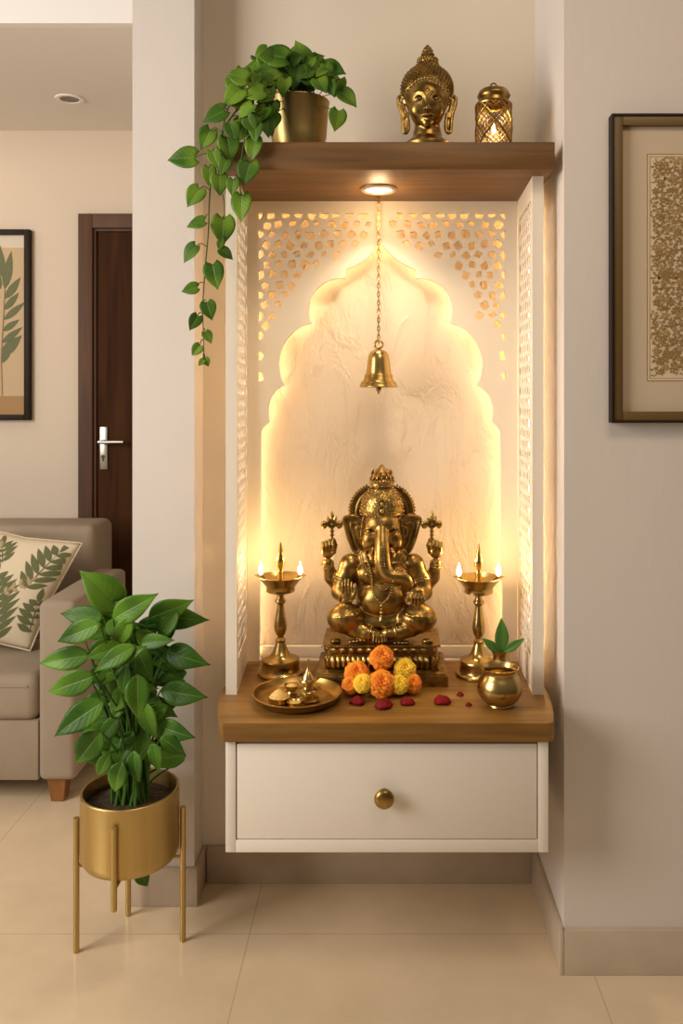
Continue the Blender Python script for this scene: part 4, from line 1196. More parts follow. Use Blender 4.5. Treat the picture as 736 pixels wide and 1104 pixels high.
# head
E(361, 372, 5, 84, 76, 90, 10)
E(361, 335, -14, 80, 72, 66, 16)
for s in (0, 1):
    X = (lambda x: x) if s == 0 else mx
    E(X(306), 405, -24, 34, 36, 46, 20)
    E(X(309), 366, -72, 23, 14, 12, 6, True)
    E(X(310), 367, -60, 16, 12, 9.5, 2)
    T([(X(284), 366, -46), (X(296), 354, -62), (X(312), 351, -71), (X(330), 360, -74)], [3.5, 4.5, 4.8, 4], 4)
    T([(X(288), 374, -48), (X(308), 380, -62), (X(328), 374, -70)], [3, 3.6, 3], 4)
# trunk
tp = catmull([(361, 350, -66), (361, 400, -88), (361, 450, -106), (364, 500, -114), (376, 540, -120), (404, 559, -124), (438, 560, -126), (462, 572, -124), (473, 592, -118), (471, 610, -110)], 4)
n = len(tp); rr = np.interp(np.linspace(0, 1, n), [0, .15, .3, .5, .65, .8, .92, 1], [20, 27, 30, 28, 25, 20.5, 16, 12])
T([tuple(p) for p in tp], list(rr), 9, False, 0, 0)
for i in range(9, n-1):
    v = tp[i]
    for h in (0, .5):
        w = tp[i]*(1-h)+tp[i+1]*h; r_ = rr[i]*(1-h)+rr[i+1]*h
        tn = (tp[i+1]-tp[i]).normalized(); sd = Vector((tn.y, -tn.x, 0)).normalized()
        pts = [tuple(w+sd*r_*1.0*math.sin(a)+Vector((0, 0, -r_*1.0*math.cos(a)))) for a in np.linspace(-1.0, 1.0, 7)]
        T(pts, 2.4, 1.5)
# tusks
T([(322, 446, -78), (314, 466, -92), (318, 486, -104)], [13, 11, 7], 3)
T([(400, 446, -78), (408, 460, -92), (407, 474, -100)], [13, 11, 8], 3)
# navel and brow mark
E(361, 690, -92, 7, 8, 6, 4, True)
body = obj('body', S.mesh('body'), M['brass_dark'], st, True)
def onto(x, y, lift=2, guess=-90):
    """a point on the statue's front under photo position (x, y)"""
    q = G(x, y, guess)
    for _ in range(3):
        f = S.front(q.x, q.z)
        if f is None: return G(x, y, 0)
        q = G(x, y, (f-2.08)/GS)
    q.y -= lift*g; return q
# eyes
for x in (311, 411):
    obj('eye', ball(NB(), onto(x, 367, -1.0), (8*g, 3*g, 5.5*g), 2), M['eye'], st, label='dark eye')
# forehead mark and trunk ornament
b = NB()
for x, y, r in ((361, 322, 6), (361, 338, 5), (352, 330, 4), (370, 330, 4), (361, 352, 4), (361, 310, 4)): ball(b, onto(x, y, 0), (r*g, 3*g, r*g), 1)
obj('forehead_mark', b, M['brass'], st); b = NB()
for i in range(10):
    y = 415+i*11
    for dx, r in ((-8, 3.0), (0, 3.6), (8, 3.0)): ball(b, onto(361+dx+max(0, y-490)*.12, y, .5), r*g, 1)
obj('trunk_ornament', b, M['brass'], st)
# necklaces
def strand(bm, pts, step, r, lift=2):
    P3 = [onto(p.x, p.y, lift) for p in resample([Vector((a[0], a[1], 0)) for a in catmull([(a, c_, 0) for a, c_ in pts], 10)], step)]
    for p in P3: ball(bm, p, r*g, 1)
    tube(bm, P3, r*.25*g, 6)
b = NB()
strand(b, [(292, 462), (305, 505), (318, 560), (322, 610), (334, 645), (362, 670), (390, 645), (402, 612), (408, 575)], 12, 7.0, 3.5)
obj('bead_necklace', b, M['brass'], st)
for pts, r in (([(278, 470), (284, 500), (300, 528), (322, 550)], 4.2), ([(444, 462), (438, 500), (425, 530), (416, 545)], 4.2),
               ([(270, 476), (275, 508), (292, 538), (318, 560)], 3.4), ([(452, 468), (447, 505), (436, 535)], 3.4)):
    b = NB(); strand(b, pts, 7, r); obj('bead_strand', b, M['brass'], st)
b = NB()
for r_ in (26, 17, 9):
    for a in np.linspace(0, PI, 14): ball(b, onto(361+r_*math.cos(a)*1.15, 588+r_*math.sin(a)*1.1, 2), 3.6*g, 1)
obj('collar_pendant', b, M['brass'], st)
b = NB()
for y, r in ((682, 9), (697, 6), (712, 9), (724, 5)): ball(b, onto(360, y, 3), (r*g, r*.8*g, r*g), 2)
q = onto(358, 735, 4)
lathe(b, [(0, 18*g), (5*g, 14*g), (7*g, 4*g), (11*g, -8*g), (9*g, -12*g), (0, -12*g)], q, 14)
obj('pendant', b, M['brass'], st)
# belt
b = NB(); strand(b, [(262, 690), (300, 716), (361, 727), (422, 716), (462, 690)], 8, 4.4)
obj('waist_belt', b, M['brass'], st)
# rings of beads and bands on arms and legs
def band(nm, c_, axis, R, r, n=22, beads=True, rows=(0,)):
    bm = NB(); ax = Vector(axis).normalized()
    qd = Vector((0, 0, 1)).rotation_difference(ax)
    for k in rows:
        torus(bm, c_+ax*k, R, r*.9, axis, 28, 6)
        for i in range(n):
            a = 2*PI*i/n; ball(bm, c_+ax*k+qd @ Vector((R*math.cos(a), R*math.sin(a), r*1.5)), r*.8, 1)
    obj(nm, bm, M['brass'], st)
for s in (0, 1):
    X = (lambda x: x) if s == 0 else mx
    a, c_ = G(X(131), 500, 31), G(X(139), 530, 40); band('bracelet', a, c_-a, 23.5*g, 4.2*g, rows=(0, 11*g))
    a, c_ = G(X(200), 566, 6), G(X(190), 600, 0); band('armlet', a, c_-a, 42*g, 4.2*g, rows=(0, 10*g))
    a, c_ = G(X(206), 650, -52), G(X(190), 630, -20); band('bracelet', a, c_-a, 28*g, 4*g)
    a, c_ = (G(318, 803, -87), G(285, 795, -76)) if s == 0 else (G(412, 797, -88), G(440, 790, -80))
    band('anklet', a, c_-a, 29.5*g, 3.6*g, rows=(0, 10*g))
# pierced cloth pattern beads on the knees
for s in (0, 1):
    b = NB(); X = (lambda x: x) if s == 0 else mx
    for yy, n in ((708, 9), (690, 8)):
        for i in range(n):
            xx = 206+(i-(n-1)/2)*13
            p = onto(X(xx), yy+abs(i-(n-1)/2)**1.6*.9, .5); ball(b, p, 2.6*g, 1)
    obj('cloth_border', b, M['brass'], st)

# crown
b = NB(); cc = G(361, 300, 8)
pr = [(0, 0), (84, 0), (92, 8), (94, 20), (93, 32), (90, 44), (88, 56), (83, 72), (75, 88), (64, 103), (52, 115), (44, 122), (52, 127), (53, 133), (50, 139), (52, 144), (52, 150), (46, 156), (38, 158), (44, 164), (46, 172), (40, 182), (29, 190), (24, 197), (15, 205), (10, 211), (4, 217), (0, 219)]
lathe(b, [(r*g, z*g) for r, z in pr], cc, 64, 1.0, .86)
obj('crown', b, M['brass_dark'], st)
b = NB()
def crown_r(z): return float(np.interp(z, [p[1] for p in pr[1:]], [p[0] for p in pr[1:]]))
for zz, n, r in ((8, 44, 3.6), (22, 42, 4.4), (38, 44, 3.2), (62, 40, 3.6), (86, 34, 3.8), (130, 26, 4.2), (147, 26, 4.4)):
    for i in range(n):
        a = 2*PI*(i+.5*(zz % 4 == 2))/n; R = crown_r(zz)*g
        ball(b, cc+Vector((R*math.cos(a), R*.86*math.sin(a), zz*g)), r*g, 1)
rn = random.Random(2)
for zz in (50, 74, 98, 108):                               # scroll bosses between the bands
    n = int(crown_r(zz)/3.6)
    for i in range(n):
        a = 2*PI*(i+.5*((zz//2) % 2))/n; R = crown_r(zz)*g
        c_ = cc+Vector((R*math.cos(a), R*.86*math.sin(a), zz*g)); nx = Vector((math.cos(a), math.sin(a), .25))
        torus(b, c_, 6.5*g, 2.2*g, nx, 10, 5); ball(b, c_, 2.8*g, 1)
obj('crown_beads', b, M['brass'], st)
b = NB()
for zz, r, hh in ((60, 12, 14), (30, 15, 18)):              # the two front jewels
    q = cc+Vector((0, -crown_r(zz)*.86*g-2*g, zz*g))
    ball(b, q, (r*.62*g, 6*g, hh*.62*g), 2); torus(b, q, r*g, 3*g, (0, 1, -.1), 24, 6, 1, hh/r)
    for i in range(12):
        a = 2*PI*i/12; ball(b, q+Vector(((r+5)*g*math.cos(a), 1*g, (hh+5)*g*math.sin(a))), 2.6*g, 1)
q = cc+Vector((0, -crown_r(92)*.86*g-2*g, 88*g)); lathe(b, [(0, -8*g), (5*g, -2*g), (5*g, 4*g), (2*g, 12*g), (0, 18*g)], q, 12)
obj('crown_jewels', b, M['brass'], st)
b = NB()
for ring_z, R0, n, L in ((150, 46, 14, 22), (172, 40, 10, 26)):   # leaf tips of the finial
    for i in range(n):
        a = 2*PI*i/n+.2; dv = Vector((math.cos(a), .86*math.sin(a), 0))
        p = cc+dv*R0*g+Vector((0, 0, ring_z*g))
        tube(b, [p, p+dv*3*g+Vector((0, 0, L*.5*g)), p-dv*4*g+Vector((0, 0, L*g))], [5*g, 5.5*g, 1*g], 6)
ball(b, cc+Vector((0, 0, 205*g)), (9*g, 9*g, 10*g)); 
obj('crown_finial', b, M['brass_dark'], st)
# arched halo of curls behind the crown
hal = catmull([(238, 305, 40), (236, 270, 40), (246, 235, 40), (270, 203, 40), (305, 182, 40)], 6)
for s in (0, 1):
    b = NB(); X = (lambda x: x) if s == 0 else mx
    tube(b, [G(X(p.x), p.y, 40) for p in hal], 15*g, 10)
    prism(b, [(v.x, v.z) for v in [G(X(p.x), p.y, 40) for p in hal]+[G(361, 182, 40), G(361, 305, 40)]], G(361, 300, 34).y, G(361, 300, 46).y)
    tube(b, [G(X(p.x+(361-p.x)*.14), p.y+(300-p.y)*.02+6, 32) for p in hal], 9*g, 8)
    for p in resample([Vector((q.x, q.y, 0)) for q in hal], 12.5):
        torus(b, G(X(p.x), p.y, 25), 7.4*g, 3*g, (0, 1, 0), 12, 6); ball(b, G(X(p.x), p.y, 24), 3*g, 1)
        dv = Vector((p.x-361, p.y-300, 0)).normalized()*15; ball(b, G(X(p.x+dv.x), p.y+dv.y, 32), 5*g, 1)
    obj('halo_arch', b, M['brass_dark'], st)

# emblems held in the raised hands
for s in (0, 1):
    X = (lambda x: x) if s == 0 else mx
    b = NB()
    tube(b, [G(X(146), 446, 6), G(X(149), 405, 4), G(X(149), 345, 4)], [6*g, 6.5*g, 7*g], 10)
    for y in (398, 382, 366): torus(b, G(X(149), y, 4), 8*g, 3.2*g, (0, 0, 1), 16, 6)
    q = G(X(148), 332, 2)
    ball(b, q, (23*g, 12*g, 24*g), 2)
    for R, r in ((17, 3), (9, 2.6)): torus(b, q+Vector((0, -11*g, 0)), R*g, r*g, (0, 1, 0), 24, 6)
    ball(b, q+Vector((0, -11*g, 0)), 5*g, 1)
    for a, L in ((90, 52), (58, 36), (122, 36)):
        dv = Vector((math.cos(math.radians(a)), 0, math.sin(math.radians(a))))
        tube(b, [q+dv*14*g, q+dv*24*g, q+dv*(L-8)*g, q+dv*L*g], [11*g, 12*g, 7*g, 1.4*g], 8)
    for x_ in (116, 180):
        w = G(X(x_), 338, 0); ball(b, w, (15*g, 8*g, 18*g), 2); torus(b, w+Vector((0, -6*g, 0)), 8*g, 2.6*g, (0, 1, 0), 14, 6)
    obj('held_emblem', b, M['brass'], st)

# ------------------------------------------------------------------ serene head bust on the shelf
DB = 1.985; BS = DB/F/9.2
def B(x, y, yo=0): d = DB+yo*BS; return P(420+x/9.2, 40+y/9.2, d)
bt = thing('head_bust', 'brass serene head with curled hair and tall topknot on the shelf', 'bust', (B(370, 0).x, DB, ZS1))
lo = B(50, 1100, -260); hi = B(690, 60, 260)
S = Sculpt((lo.x, DB-270*BS, ZS1-.001), (hi.x, DB+270*BS, hi.z+.004), .0012); g = BS
G = B
CXB = 370; mx = lambda x: 2*CXB-x
E(CXB, 520, 45, 252, 225, 232, 4)                  # hair mass, cut back in front of the face
E(CXB, 660, -210, 203, 160, 216, 6, True)
E(CXB, 560, 20, 236, 200, 256, 4)                  # skull
E(CXB, 640, -20, 195, 190, 255, 30)                # face
E(CXB, 785, -60, 142, 112, 112, 40)                # jaw and chin
E(CXB, 850, -130, 48, 40, 42, 30)
T([(CXB, 850, 30), (CXB, 1010, 30)], [125, 132], 20)
T([(CXB, 1000, 30), (CXB, 1075, 30)], [140, 240], 40)
for zz in (950, 985): 
    T([(CXB+128*math.sin(a), zz+10*math.cos(a), 30-128*math.cos(a)) for a in np.linspace(-1.3, 1.3, 11)], 7, 8)
for s in (0, 1):
    X = (lambda x: x) if s == 0 else mx
    E(X(275), 720, -120, 66, 52, 74, 30)           # cheek
    E(X(290), 606, -176, 56, 20, 26, 18, True)     # eye hollow
    E(X(290), 618, -150, 46, 30, 23, 5)            # lid
    T([(X(238), 628, -138), (X(264), 638, -163), (X(292), 641, -176), (X(322), 636, -181), (X(345), 626, -176)], [4, 6, 7, 6, 4], 4)
    T([(X(222), 582, -118), (X(248), 554, -150), (X(290), 540, -182), (X(328), 548, -202), (X(352), 578, -212), (X(363), 630, -216)], [6, 9, 11, 10, 7, 5], 8)
    E(X(348), 706, -208, 20, 22, 17, 10)           # nostril wing
    T([(X(316), 776, -192), (X(300), 768, -184)], [9, 5], 6)
    # long ears
    pts = catmull([(X(158), 660, 10), (X(140), 605, 10), (X(108), 588, 18), (X(86), 612, 22), (X(92), 680, 20), (X(118), 760, 10), (X(130), 850, 0), (X(136), 930, -6), (X(160), 948, -10), (X(182), 915, -8), (X(182), 840, 0), (X(172), 760, 6)], 4)
    T([tuple(p) for p in pts], [17]*len(pts), 6)
    T([(X(150), 640, 20), (X(122), 660, 25), (X(145), 740, 15), (X(152), 800, 10)], 20, 12)
    T([(X(152), 780, 12), (X(158), 900, 2)], 14, 6)
T([(CXB+6, 600, -206), (CXB+6, 650, -226), (CXB+6, 692, -246)], [13, 16, 22], 12)
E(CXB+6, 708, -240, 24, 24, 19, 10)
T([(CXB-58, 776, -190), (CXB-28, 766, -208), (CXB-4, 764, -215), (CXB+8, 769, -217), (CXB+20, 764, -215), (CXB+44, 766, -208), (CXB+72, 776, -190)], [6, 12, 15, 14, 15, 12, 6], 4)
T([(CXB-44, 800, -190), (CXB+6, 812, -207), (CXB+58, 800, -190)], [9, 17, 9], 4)
T([(CXB-64, 784, -196), (CXB-24, 785, -216), (CXB+8, 788, -226), (CXB+40, 785, -216), (CXB+76, 784, -196)], 4, 3, True)
E(CXB+6, 742, -222, 8, 8, 18, 8, True)
E(CXB+12, 522, -206, 13, 12, 16, 4)
# roll of hair along the hairline
T([(150, 600, -20), (172, 520, -85), (230, 468, -130), (310, 446, -160), (380, 458, -172), (430, 446, -160), (510, 468, -130), (568, 520, -85), (590, 600, -20)], 17, 4)
E(CXB+4, 330, 40, 120, 118, 110, 20)
head = obj('head', S.mesh('head'), M['brass_dark'], bt, True)
for x in (296, 448):
    q = onto(x, 620, -1, -170); obj('eye', ball(NB(), q, (17*g, 5*g, 8*g), 2), M['eye'], bt, label='dark half-closed eye')
b = NB()
n = 620
for i in range(n):
    z = 1-2*(i+.5)/n; ph = i*2.399963; s_ = math.sqrt(1-z*z)
    dv = Vector((s_*math.cos(ph), s_*math.sin(ph), z))
    p = B(CXB, 520, 45)+Vector((dv.x*254*g, dv.y*227*g, dv.z*234*g))
    # keep what lies above the hairline, clear of the face
    hx_ = abs((p.x-B(CXB, 0).x)/g)
    hline = 455+max(0, (hx_-60))**1.75/50
    yy_ = (B(0, 0).z-p.z)/g
    if yy_ > 640 or (dv.y < -.25 and yy_ > hline-8): continue
    ball(b, p, 15*g, 1)
    ball(b, p+dv*9*g, 8.5*g, 1)
for i in range(130):
    z = 1-2*(i+.5)/130; ph = i*2.399963; s_ = math.sqrt(1-z*z); dv = Vector((s_*math.cos(ph), s_*math.sin(ph), z))
    if z > -.4: ball(b, B(CXB+4, 330, 40)+Vector((dv.x*121*g, dv.y*119*g, dv.z*111*g)), 13*g, 1)
obj('hair_curls', b, M['brass_dark'], bt)
b = NB(); q = B(CXB+5, 245, 40)
lathe(b, [(r*g, z*g) for r, z in [(0, -40), (88, -40), (100, -20), (98, 10), (86, 30), (72, 40), (62, 48), (58, 58), (64, 68), (58, 80), (50, 92), (52, 104), (44, 116), (36, 126), (36, 134), (26, 148), (12, 164), (0, 174)]], q, 40)
for zz, R, m_, r in ((-14, 100, 22, 13), (12, 98, 22, 13), (66, 62, 18, 9), (102, 50, 16, 8), (130, 36, 12, 7)):
    for i in range(m_):
        a = 2*PI*(i+.5*(zz > 0))/m_; ball(b, q+Vector((R*g*math.cos(a), R*g*math.sin(a), zz*g)), (r*g, r*g, r*1.25*g), 1)
obj('topknot', b, M['brass_dark'], bt)
b = NB(); q = B(CXB+5, 355, -85)
ball(b, q, (20*g, 12*g, 26*g), 2); torus(b, q, 28*g, 6*g, (0, 1, 0), 20, 6, 1, 1.25)
dp = []
for i in range(14):
    t_ = i/13; x = 176+390*t_; y = 430-0+ (abs(t_-.5)*2)**2*120-20
    q2 = onto(x, y, 3, -150); ball(b, q2, 13*g, 1); torus(b, q2, 17*g, 4*g, (0, 1, -.2), 12, 5); dp.append(q2)
tube(b, dp, 7*g, 6); tube(b, [q, (dp[6]+dp[7])/2], 8*g, 6)
obj('diadem', b, M['brass'], bt)

# ------------------------------------------------------------------ candle lantern on the shelf
DL = 1.985; u = DL/F; c = Vector(((532-CX)*u, DL, ZS1))
zpx = lambda py: P(0, py, DL).z-ZS1
t = thing('candle_lantern', 'small brass lattice lantern with a lit candle on the shelf', 'lantern', c)
RB = 19.6*u; zlo, zhi = .006, zpx(115)
b = lathe(NB(), [(0, 0), (RB*1.02, 0), (RB*1.03, .003), (RB*1.0, .007), (RB*.9, .008), (0, .008)], c, 48, cap=False)
obj('base', b, M['brass_dark'], t)
b = lathe(NB(), [(RB*.97, zhi), (RB*1.0, zhi), (RB*1.02, zhi+.003), (RB*.97, zhi+.0065), (RB*.80, zhi+.009), (RB*.78, zpx(107.5)), (RB*.82, zpx(106.5)), (RB*.74, zpx(107)), (RB*.72, zhi+.004)], c, 48, cap=False)
obj('collar', b, M['brass_dark'], t)
b = lathe(NB(), [(0, zpx(106.5)), (RB*.84, zpx(106.5)), (RB*.88, zpx(105)), (RB*.86, zpx(102)), (RB*.80, zpx(99)), (RB*.72, zpx(97.6)), (RB*.4, zpx(97)), (0, zpx(96.8))], c, 48, cap=False)
torus(b, c+Vector((0, 0, zpx(104))), RB*.88, .0012, seg=40)
obj('lid', b, M['brass_dark'], t)
b = NB(); tube(b, [c+Vector((0, 0, zpx(97.2))), c+Vector((0, 0, zpx(96)))], .0025, 10); torus(b, c+Vector((0, 0, zpx(93.2))), 3.3*u, .9*u, (0, 1, 0))
obj('loop_handle', b, M['brass_dark'], t)
b = NB(); b2 = NB(); NH = 5; hh = zhi-zlo
for k in range(NH):                                   # heavy crossing bars
    for s in (1, -1):
        pts = [c+Vector((RB*math.cos(2*PI*k/NH+s*2.2*f-PI/2), RB*math.sin(2*PI*k/NH+s*2.2*f-PI/2), zlo+hh*f)) for f in [i/20 for i in range(21)]]
        tube(b, pts, .0017, 6)
obj('lattice', b, M['brass_dark'], t)
NH = 20
for k in range(NH):
    for s in (1, -1):
        pts = [c+Vector((RB*.975*math.cos(2*PI*k/NH+s*2.4*f), RB*.975*math.sin(2*PI*k/NH+s*2.4*f), zlo+hh*f)) for f in [i/18 for i in range(19)]]
        tube(b2, pts, .00105, 5)
obj('mesh', b2, M['brass_dark'], t)
cd = lathe(NB(), [(0, .008), (.013, .008), (.013, zpx(146)), (.010, zpx(145)), (0, zpx(145.4))], c, 24)
cd = obj('candle', cd, M['glow'], t)
f0 = c+Vector((0, 0, zpx(145)))
obj('flame', lathe(NB(), [(0, 0), (.0036, .003), (.0050, .008), (.0042, .015), (.0022, .022), (0, .029)], f0, 16), M['flame'], cd, label='lit flame')
d_ = bpy.data.lights.new('candle_light', 'POINT'); d_.energy = .35; d_.color = (1, .62, .26); d_.shadow_soft_size = .008
o = bpy.data.objects.new('candle_light', d_); COL.objects.link(o); o.parent = t; o.location = (0, 0, zpx(136))

# ------------------------------------------------------------------ framed pictures
def frame_box(bm, x0, x1, z0, z1, w, y0, y1, bev=.001):
    box(bm, x0, x0+w, y0, y1, z0, z1, bev); box(bm, x1-w, x1, y0, y1, z0, z1, bev)
    box(bm, x0+w, x1-w, y0, y1, z0, z0+w, bev); box(bm, x0+w, x1-w, y0, y1, z1-w, z1, bev)
D1 = YR-.030
x0 = P(659.5, 0, D1).x; zt1 = P(0, 122, D1).z; zb1 = P(0, 456, D1).z; wide = .50; x1 = x0+wide
t = thing('framed_art', 'bronze framed gold floral artwork on the right wall', 'picture', ((x0+x1)/2, YR, zb1))
b = NB(); frame_box(b, x0, x1, zb1, zt1, .0055, D1, YR, .001)
obj('outer_frame', b, M['frame_dark'], t)
b = NB(); frame_box(b, x0+.0055, x1-.0055, zb1+.0055, zt1-.0055, .020, D1+.003, YR-.002, .0015)
obj('inner_frame', b, M['frame_bronze'], t)
obj('mat_board', box(NB(), x0+.024, x1-.024, YR-.014, YR-.011, zb1+.024, zt1-.024), M['mat'], t)
ax0 = P(697, 0, YR-.014).x; ax1 = x0+x1-ax0; az1 = P(0, 166, YR-.014).z; az0 = P(0, 411, YR-.014).z
b = NB(); frame_box(b, ax0, ax1, az0, az1, .0016, YR-.0148, YR-.014, 0); frame_box(b, ax0+.006, ax1-.006, az0+.006, az1-.006, .0008, YR-.0150, YR-.014, 0)
obj('border_line', b, M['gold_ink'], t)
obj('art_print', box(NB(), ax0+.0016, ax1-.0016, YR-.0144, YR-.0139, az0+.0016, az1-.0016), M['paper'], t)
b = NB(); b2 = NB(); rn = random.Random(9); ya = YR-.0152
LEAFN = [0]
def flat_leaf(bm, p, ang, L, w, y):
    LEAFN[0] += 1; y = y-(LEAFN[0] % 40)*.00002
    n = 7; A = []; Bq = []
    for i in range(n+1):
        f = i/n; ww = w*math.sin(PI*f**.8)
        q = Vector((math.cos(ang), 0, math.sin(ang))); s_ = Vector((-q.z, 0, q.x)); o_ = p+q*L*f
        A.append(o_+s_*ww); Bq.append(o_-s_*ww)
    vs_ = [bm.verts.new((v.x, y, v.z)) for v in A]+[bm.verts.new((v.x, y, v.z)) for v in Bq[-2:0:-1]]
    try: bm.faces.new(vs_)
    except ValueError: pass
ix0, ix1, iz0, iz1 = ax0+.009, ax1-.009, az0+.009, az1-.009
def inb(p, m=.004): return ix0+m < p.x < ix1-m and iz0+m < p.z < iz1-m
zz = iz0+.012; row = 0
while zz < iz1-.006:
    xx = ix0+.008+(.009 if row % 2 else 0)
    while xx < ix1-.004:
        p = Vector((xx+rn.uniform(-.004, .004), 0, zz+rn.uniform(-.004, .004)))
        a0 = rn.uniform(0, 6.28); kind = rn.random()
        if kind < .45:                                   # blossom
            npet = rn.choice((5, 6)); L = rn.uniform(.007, .0105)
            for k in range(npet):
                a = a0+2*PI*k/npet; e2 = p+Vector((math.cos(a)*L, 0, math.sin(a)*L))
                if inb(e2, 0): flat_leaf(b2 if row % 3 == 1 else b, p+Vector((math.cos(a)*.0016, 0, math.sin(a)*.0016)), a, L, L*.30, ya)
        else:                                            # scroll with leaves
            pts = []
            for k in range(12):
                f = k/11; r_ = .002+.009*f; a = a0+f*4.2*(1 if kind < .75 else -1)
                q = p+Vector((r_*math.cos(a), 0, r_*math.sin(a)))
                if inb(q, -.001): pts.append(Vector((q.x, ya, q.z)))
            if len(pts) > 3: tube(b, pts, .0009, 4)
            for k in range(5):
                a = a0+k*1.3; e2 = p+Vector((math.cos(a)*.0125, 0, math.sin(a)*.0125))
                if inb(e2, -.001): flat_leaf(b if rn.random() < .7 else b2, p+Vector((math.cos(a)*.005, 0, math.sin(a)*.005)), a+.5, .0085, .0023, ya-.0002)
        xx += .0185
    zz += .0128; row += 1
obj('floral_pattern', b, M['gold_ink'], t, False); obj('floral_pattern', b2, M['gold_ink2'], t, False)

D2 = YF-.030
x1 = P(31.5, 0, D2).x; zt2 = P(0, 247, D2).z; zb2 = P(0, 453, D2).z; x0 = x1-.60
t = thing('framed_botanical_print', 'dark framed sage leaf print on the far left wall', 'picture', ((x0+x1)/2, YF, zb2))
b = NB(); frame_box(b, x0, x1, zb2, zt2, .024, D2, YF, .002); obj('frame', b, M['frame_dark'], t)
obj('mat_board', box(NB(), x0+.022, x1-.022, YF-.018, YF-.012, zb2+.022, zt2-.022), M['art_mat'], t)
yA = YF-.020; zz1 = P(0, 267, yA).z; zz0 = P(0, 427, yA).z
obj('art_print', box(NB(), x0+.024, x1-.024, yA, YF-.017, zz0, zz1), M['art_bg'], t)
obj('ground_band', box(NB(), x0+.024, x1-.024, yA-.0005, YF-.017, zb2+.024, zz0), M['art_ground'], t)
b = NB(); q0 = P(-6, 268, yA); yl = yA-.001
def AL(px_, py_, L, ang, w): flat_leaf(b, P(px_, py_, yA), math.radians(ang), L*yA/F, w*yA/F, yl)
for x_, y_, L, a, w in ((5, 312, 42, 80, 5.0), (6, 322, 28, 55, 4.2), (5, 334, 24, 50, 3.6), (4, 345, 30, 40, 3.6), (3, 357, 22, 35, 3.4), (2, 370, 28, 38, 3.6), (1, 384, 32, 45, 6.0), (1, 392, 24, 60, 4),
                        (1, 312, 30, 105, 3.6), (0, 322, 34, 120, 4.2), (0, 338, 30, 130, 3.8), (-1, 350, 30, 138, 3.8), (-1, 366, 30, 135, 3.8), (-1, 384, 32, 130, 5), (3, 300, 36, 95, 4)):
    AL(x_, y_, L, a, w)
obj('leaf_drawing', b, M['art_leaf'], t, False)
b = NB(); tube(b, [P(5, 312, yl), P(3, 350, yl), P(1, 385, yl), P(2, 426, yl)], .004, 5)
obj('stem_drawing', b, M['art_stem'], t)

# ------------------------------------------------------------------ sofa and cushion
DS = 2.66; s0 = DS/F
xo = (81-CX)*s0; xi = (40.5-CX)*s0; XE = -2.75; YE = 3.42
za = P(0, 649, DS).z; zb3 = P(0, 843, DS).z
t = thing('sofa', 'taupe fabric sofa with square arms in the far room', 'sofa', (-1.9, 3.0, 0))
b = NB(); box(b, xi, xo, DS, 3.20, zb3, za, .022, 4)
obj('arm', b, M['sofa'], t)
b = NB(); box(b, XE, XE+.12, DS, 3.20, zb3, za, .022, 4); obj('arm', b, M['sofa'], t)
obj('base', box(NB(), XE+.12, xi, DS+.006, YE-.02, zb3, P(0, 778, DS).z, .008, 2), M['sofa'], t)
zc1 = P(0, 733, DS).z; zc0 = P(0, 781, DS).z+.004
xm = (XE+.12+xi)/2
for a, c_ in ((XE+.122, xm-.002), (xm+.002, xi-.002)):
    b = box(NB(), a, c_, DS-.002, 3.10, zc0, zc1+.012, .038, 5)
    s_ = obj('seat_cushion', b, M['sofa'], t)
    pts = arc(c_-.036, zc1+.012-.036, .0365, 0, 90, 5)
    tb = NB(); tube(tb, [(a+.03, DS-.0035, zc1-.020), (c_-.03, DS-.0035, zc1-.020)], .003, 6); obj('seam', tb, M['sofa'], s_)
zbt = P(0, 566, 3.2).z
for a, c_ in ((XE+.02, xm-.002), (xm+.002, P(104, 0, 3.21).x)):
    b = box(NB(), a, c_, 3.18, YE, zb3+.02, zbt, .034, 5); obj('backrest', b, M['sofa'], t)
for x_, y_ in ((P(62.5, 0, DS+.04).x, DS+.055), (XE+.09, DS+.055), (P(62.5, 0, DS+.04).x, YE-.08), (XE+.09, YE-.08)):
    b = NB(); w0, w1 = .021, .030
    for zz, w in ((0, w0), (zb3, w1)): pass
    A = [b.verts.new((x_+sx*w0, y_+sy*w0, 0)) for sx, sy in ((-1, -1), (1, -1), (1, 1), (-1, 1))]
    Bq = [b.verts.new((x_+sx*w1, y_+sy*w1, zb3)) for sx, sy in ((-1, -1), (1, -1), (1, 1), (-1, 1))]
    b.faces.new(A[::-1]); b.faces.new(Bq)
    for i in range(4): b.faces.new((A[i], A[(i+1) % 4], Bq[(i+1) % 4], Bq[i]))
    bmesh.ops.bevel(b, geom=b.edges[:], offset=.002, segments=1, affect='EDGES')
    obj('leg', b, M['legwood'], t)

# cushion leaning on the backrest
PS = .200; dpil = 2.97
pcen = P(2, 633, dpil)
t = thing('throw_pillow', 'cream pillow printed with green fern leaves on the sofa', 'pillow', pcen)
Rm = Matrix.Rotation(math.radians(-14), 4, 'X') @ Matrix(((math.cos(.157), 0, math.sin(.38), 0), (0, 1, 0, 0), (-math.sin(.157), 0, math.cos(.38), 0), (0, 0, 0, 1)))
def pil(u_, v_, side, lift=0):
    k = max(0, (1-abs(u_)**2.6)*(1-abs(v_)**2.6))**.55
    pin = 1-.07*(1-abs(u_*v_))*max(abs(u_), abs(v_))**2
    return pcen+Rm @ Vector((u_*PS*pin, -side*(.065*k+lift), v_*PS*pin))
b = NB(); n = 28; grids = []
for side in (1, -1):
    gr = [[b.verts.new(pil(-1+2*i/n, -1+2*j/n, side)) for j in range(n+1)] for i in range(n+1)]
    for i in range(n):
        for j in range(n): b.faces.new((gr[i][j], gr[i+1][j], gr[i+1][j+1], gr[i][j+1]))
bmesh.ops.remove_doubles(b, verts=b.verts[:], dist=1e-5)
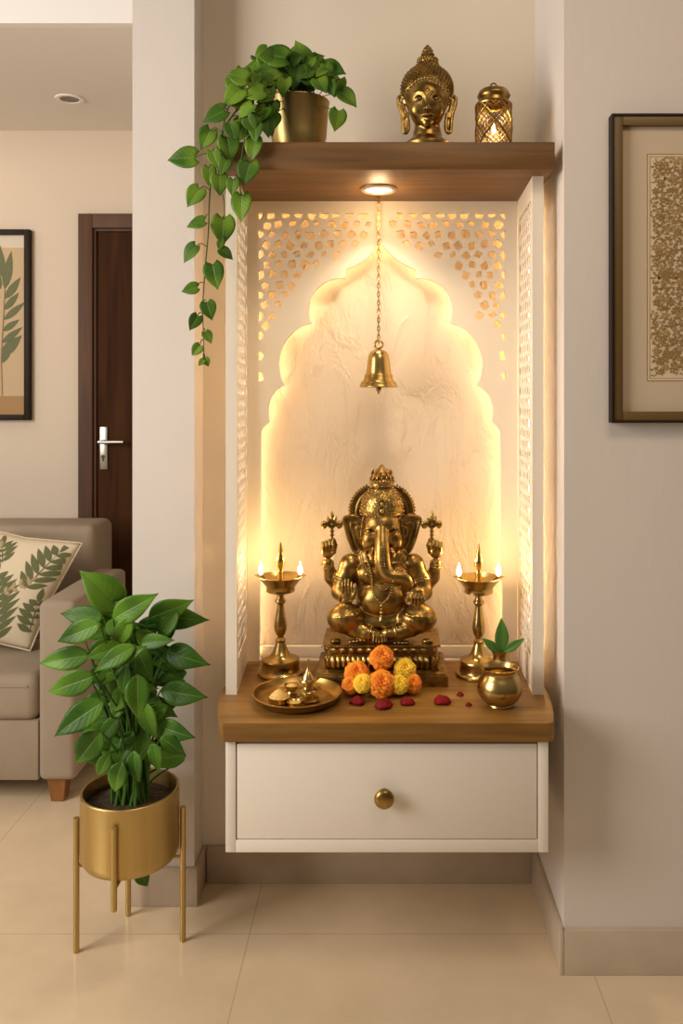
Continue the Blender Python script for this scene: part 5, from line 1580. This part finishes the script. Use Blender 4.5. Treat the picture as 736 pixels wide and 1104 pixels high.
obj('cover', b, M['pillow'], t, True)
b = NB(); b2 = NB()
def pl_leaf(bm, u0, v0, ang, L, w):
    n = 8; L_, R_ = [], []
    for i in range(n+1):
        f = i/n; ww = w*math.sin(PI*f**.85)
        cu, cv = u0+L*f*math.cos(ang), v0+L*f*math.sin(ang)
        for lst, s_ in ((L_, 1), (R_, -1)): lst.append((cu-s_*ww*math.sin(ang), cv+s_*ww*math.cos(ang)))
    rows = []
    for a, c_ in zip(L_, R_):
        m_ = ((a[0]+c_[0])/2, (a[1]+c_[1])/2)
        if max(abs(a[0]), abs(a[1]), abs(c_[0]), abs(c_[1])) > .97: rows.append(None); continue
        rows.append([bm.verts.new(pil(q[0], q[1], 1, .0014)) for q in (a, m_, c_)])
    for p, q in zip(rows, rows[1:]):
        if p and q:
            for j in (0, 1): bm.faces.new((p[j], p[j+1], q[j+1], q[j]))
def frond(bm, u0, v0, ang, L, nl, ll, lw):
    pl_leaf(bm, u0, v0, ang, L, .010)
    for i in range(nl):
        f = (i+.5)/nl; s_ = math.sin(PI*(.15+.8*f))**.6
        cu, cv = u0+L*f*math.cos(ang), v0+L*f*math.sin(ang)
        for sd in (-1, 1): pl_leaf(bm, cu, cv, ang+sd*1.0, ll*s_, lw)
    pl_leaf(bm, u0+L*math.cos(ang), v0+L*math.sin(ang), ang, ll*.8, lw)
for args in ((.42, -.98, math.radians(112), 1.25, 9, .50, .058), (.52, .02, math.radians(72), .80, 6, .46, .056), (-.55, -.1, math.radians(88), .9, 7, .46, .056), (-.5, -.95, math.radians(65), .7, 7, .42, .066), (-.05, .42, math.radians(120), .4, 4, .3, .045), (.90, -.75, math.radians(95), .6, 5, .34, .055)):
    frond(b, *args); obj('leaf_print', b, M['print'], t, True, label='olive green fern print'); b = NB()
for args in ((.18, -.1, math.radians(40), .5, 4, .13, .03), (-.1, -.6, math.radians(150), .5, 4, .13, .03), (-.2, .8, math.radians(200), .4, 3, .13, .03)):
    frond(b2, *args); obj('sprig_print', b2, M['print_tan'], t, True, label='tan sprig print'); b2 = NB()
b = NB(); bound = [pil(-1+2*i/24, -1, 1) for i in range(24)]+[pil(1, -1+2*i/24, 1) for i in range(24)]+[pil(1-2*i/24, 1, 1) for i in range(24)]+[pil(-1, 1-2*i/24, 1) for i in range(24)]
tube(b, bound, .0028, 6, True); obj('piping', b, M['pillow'], t)
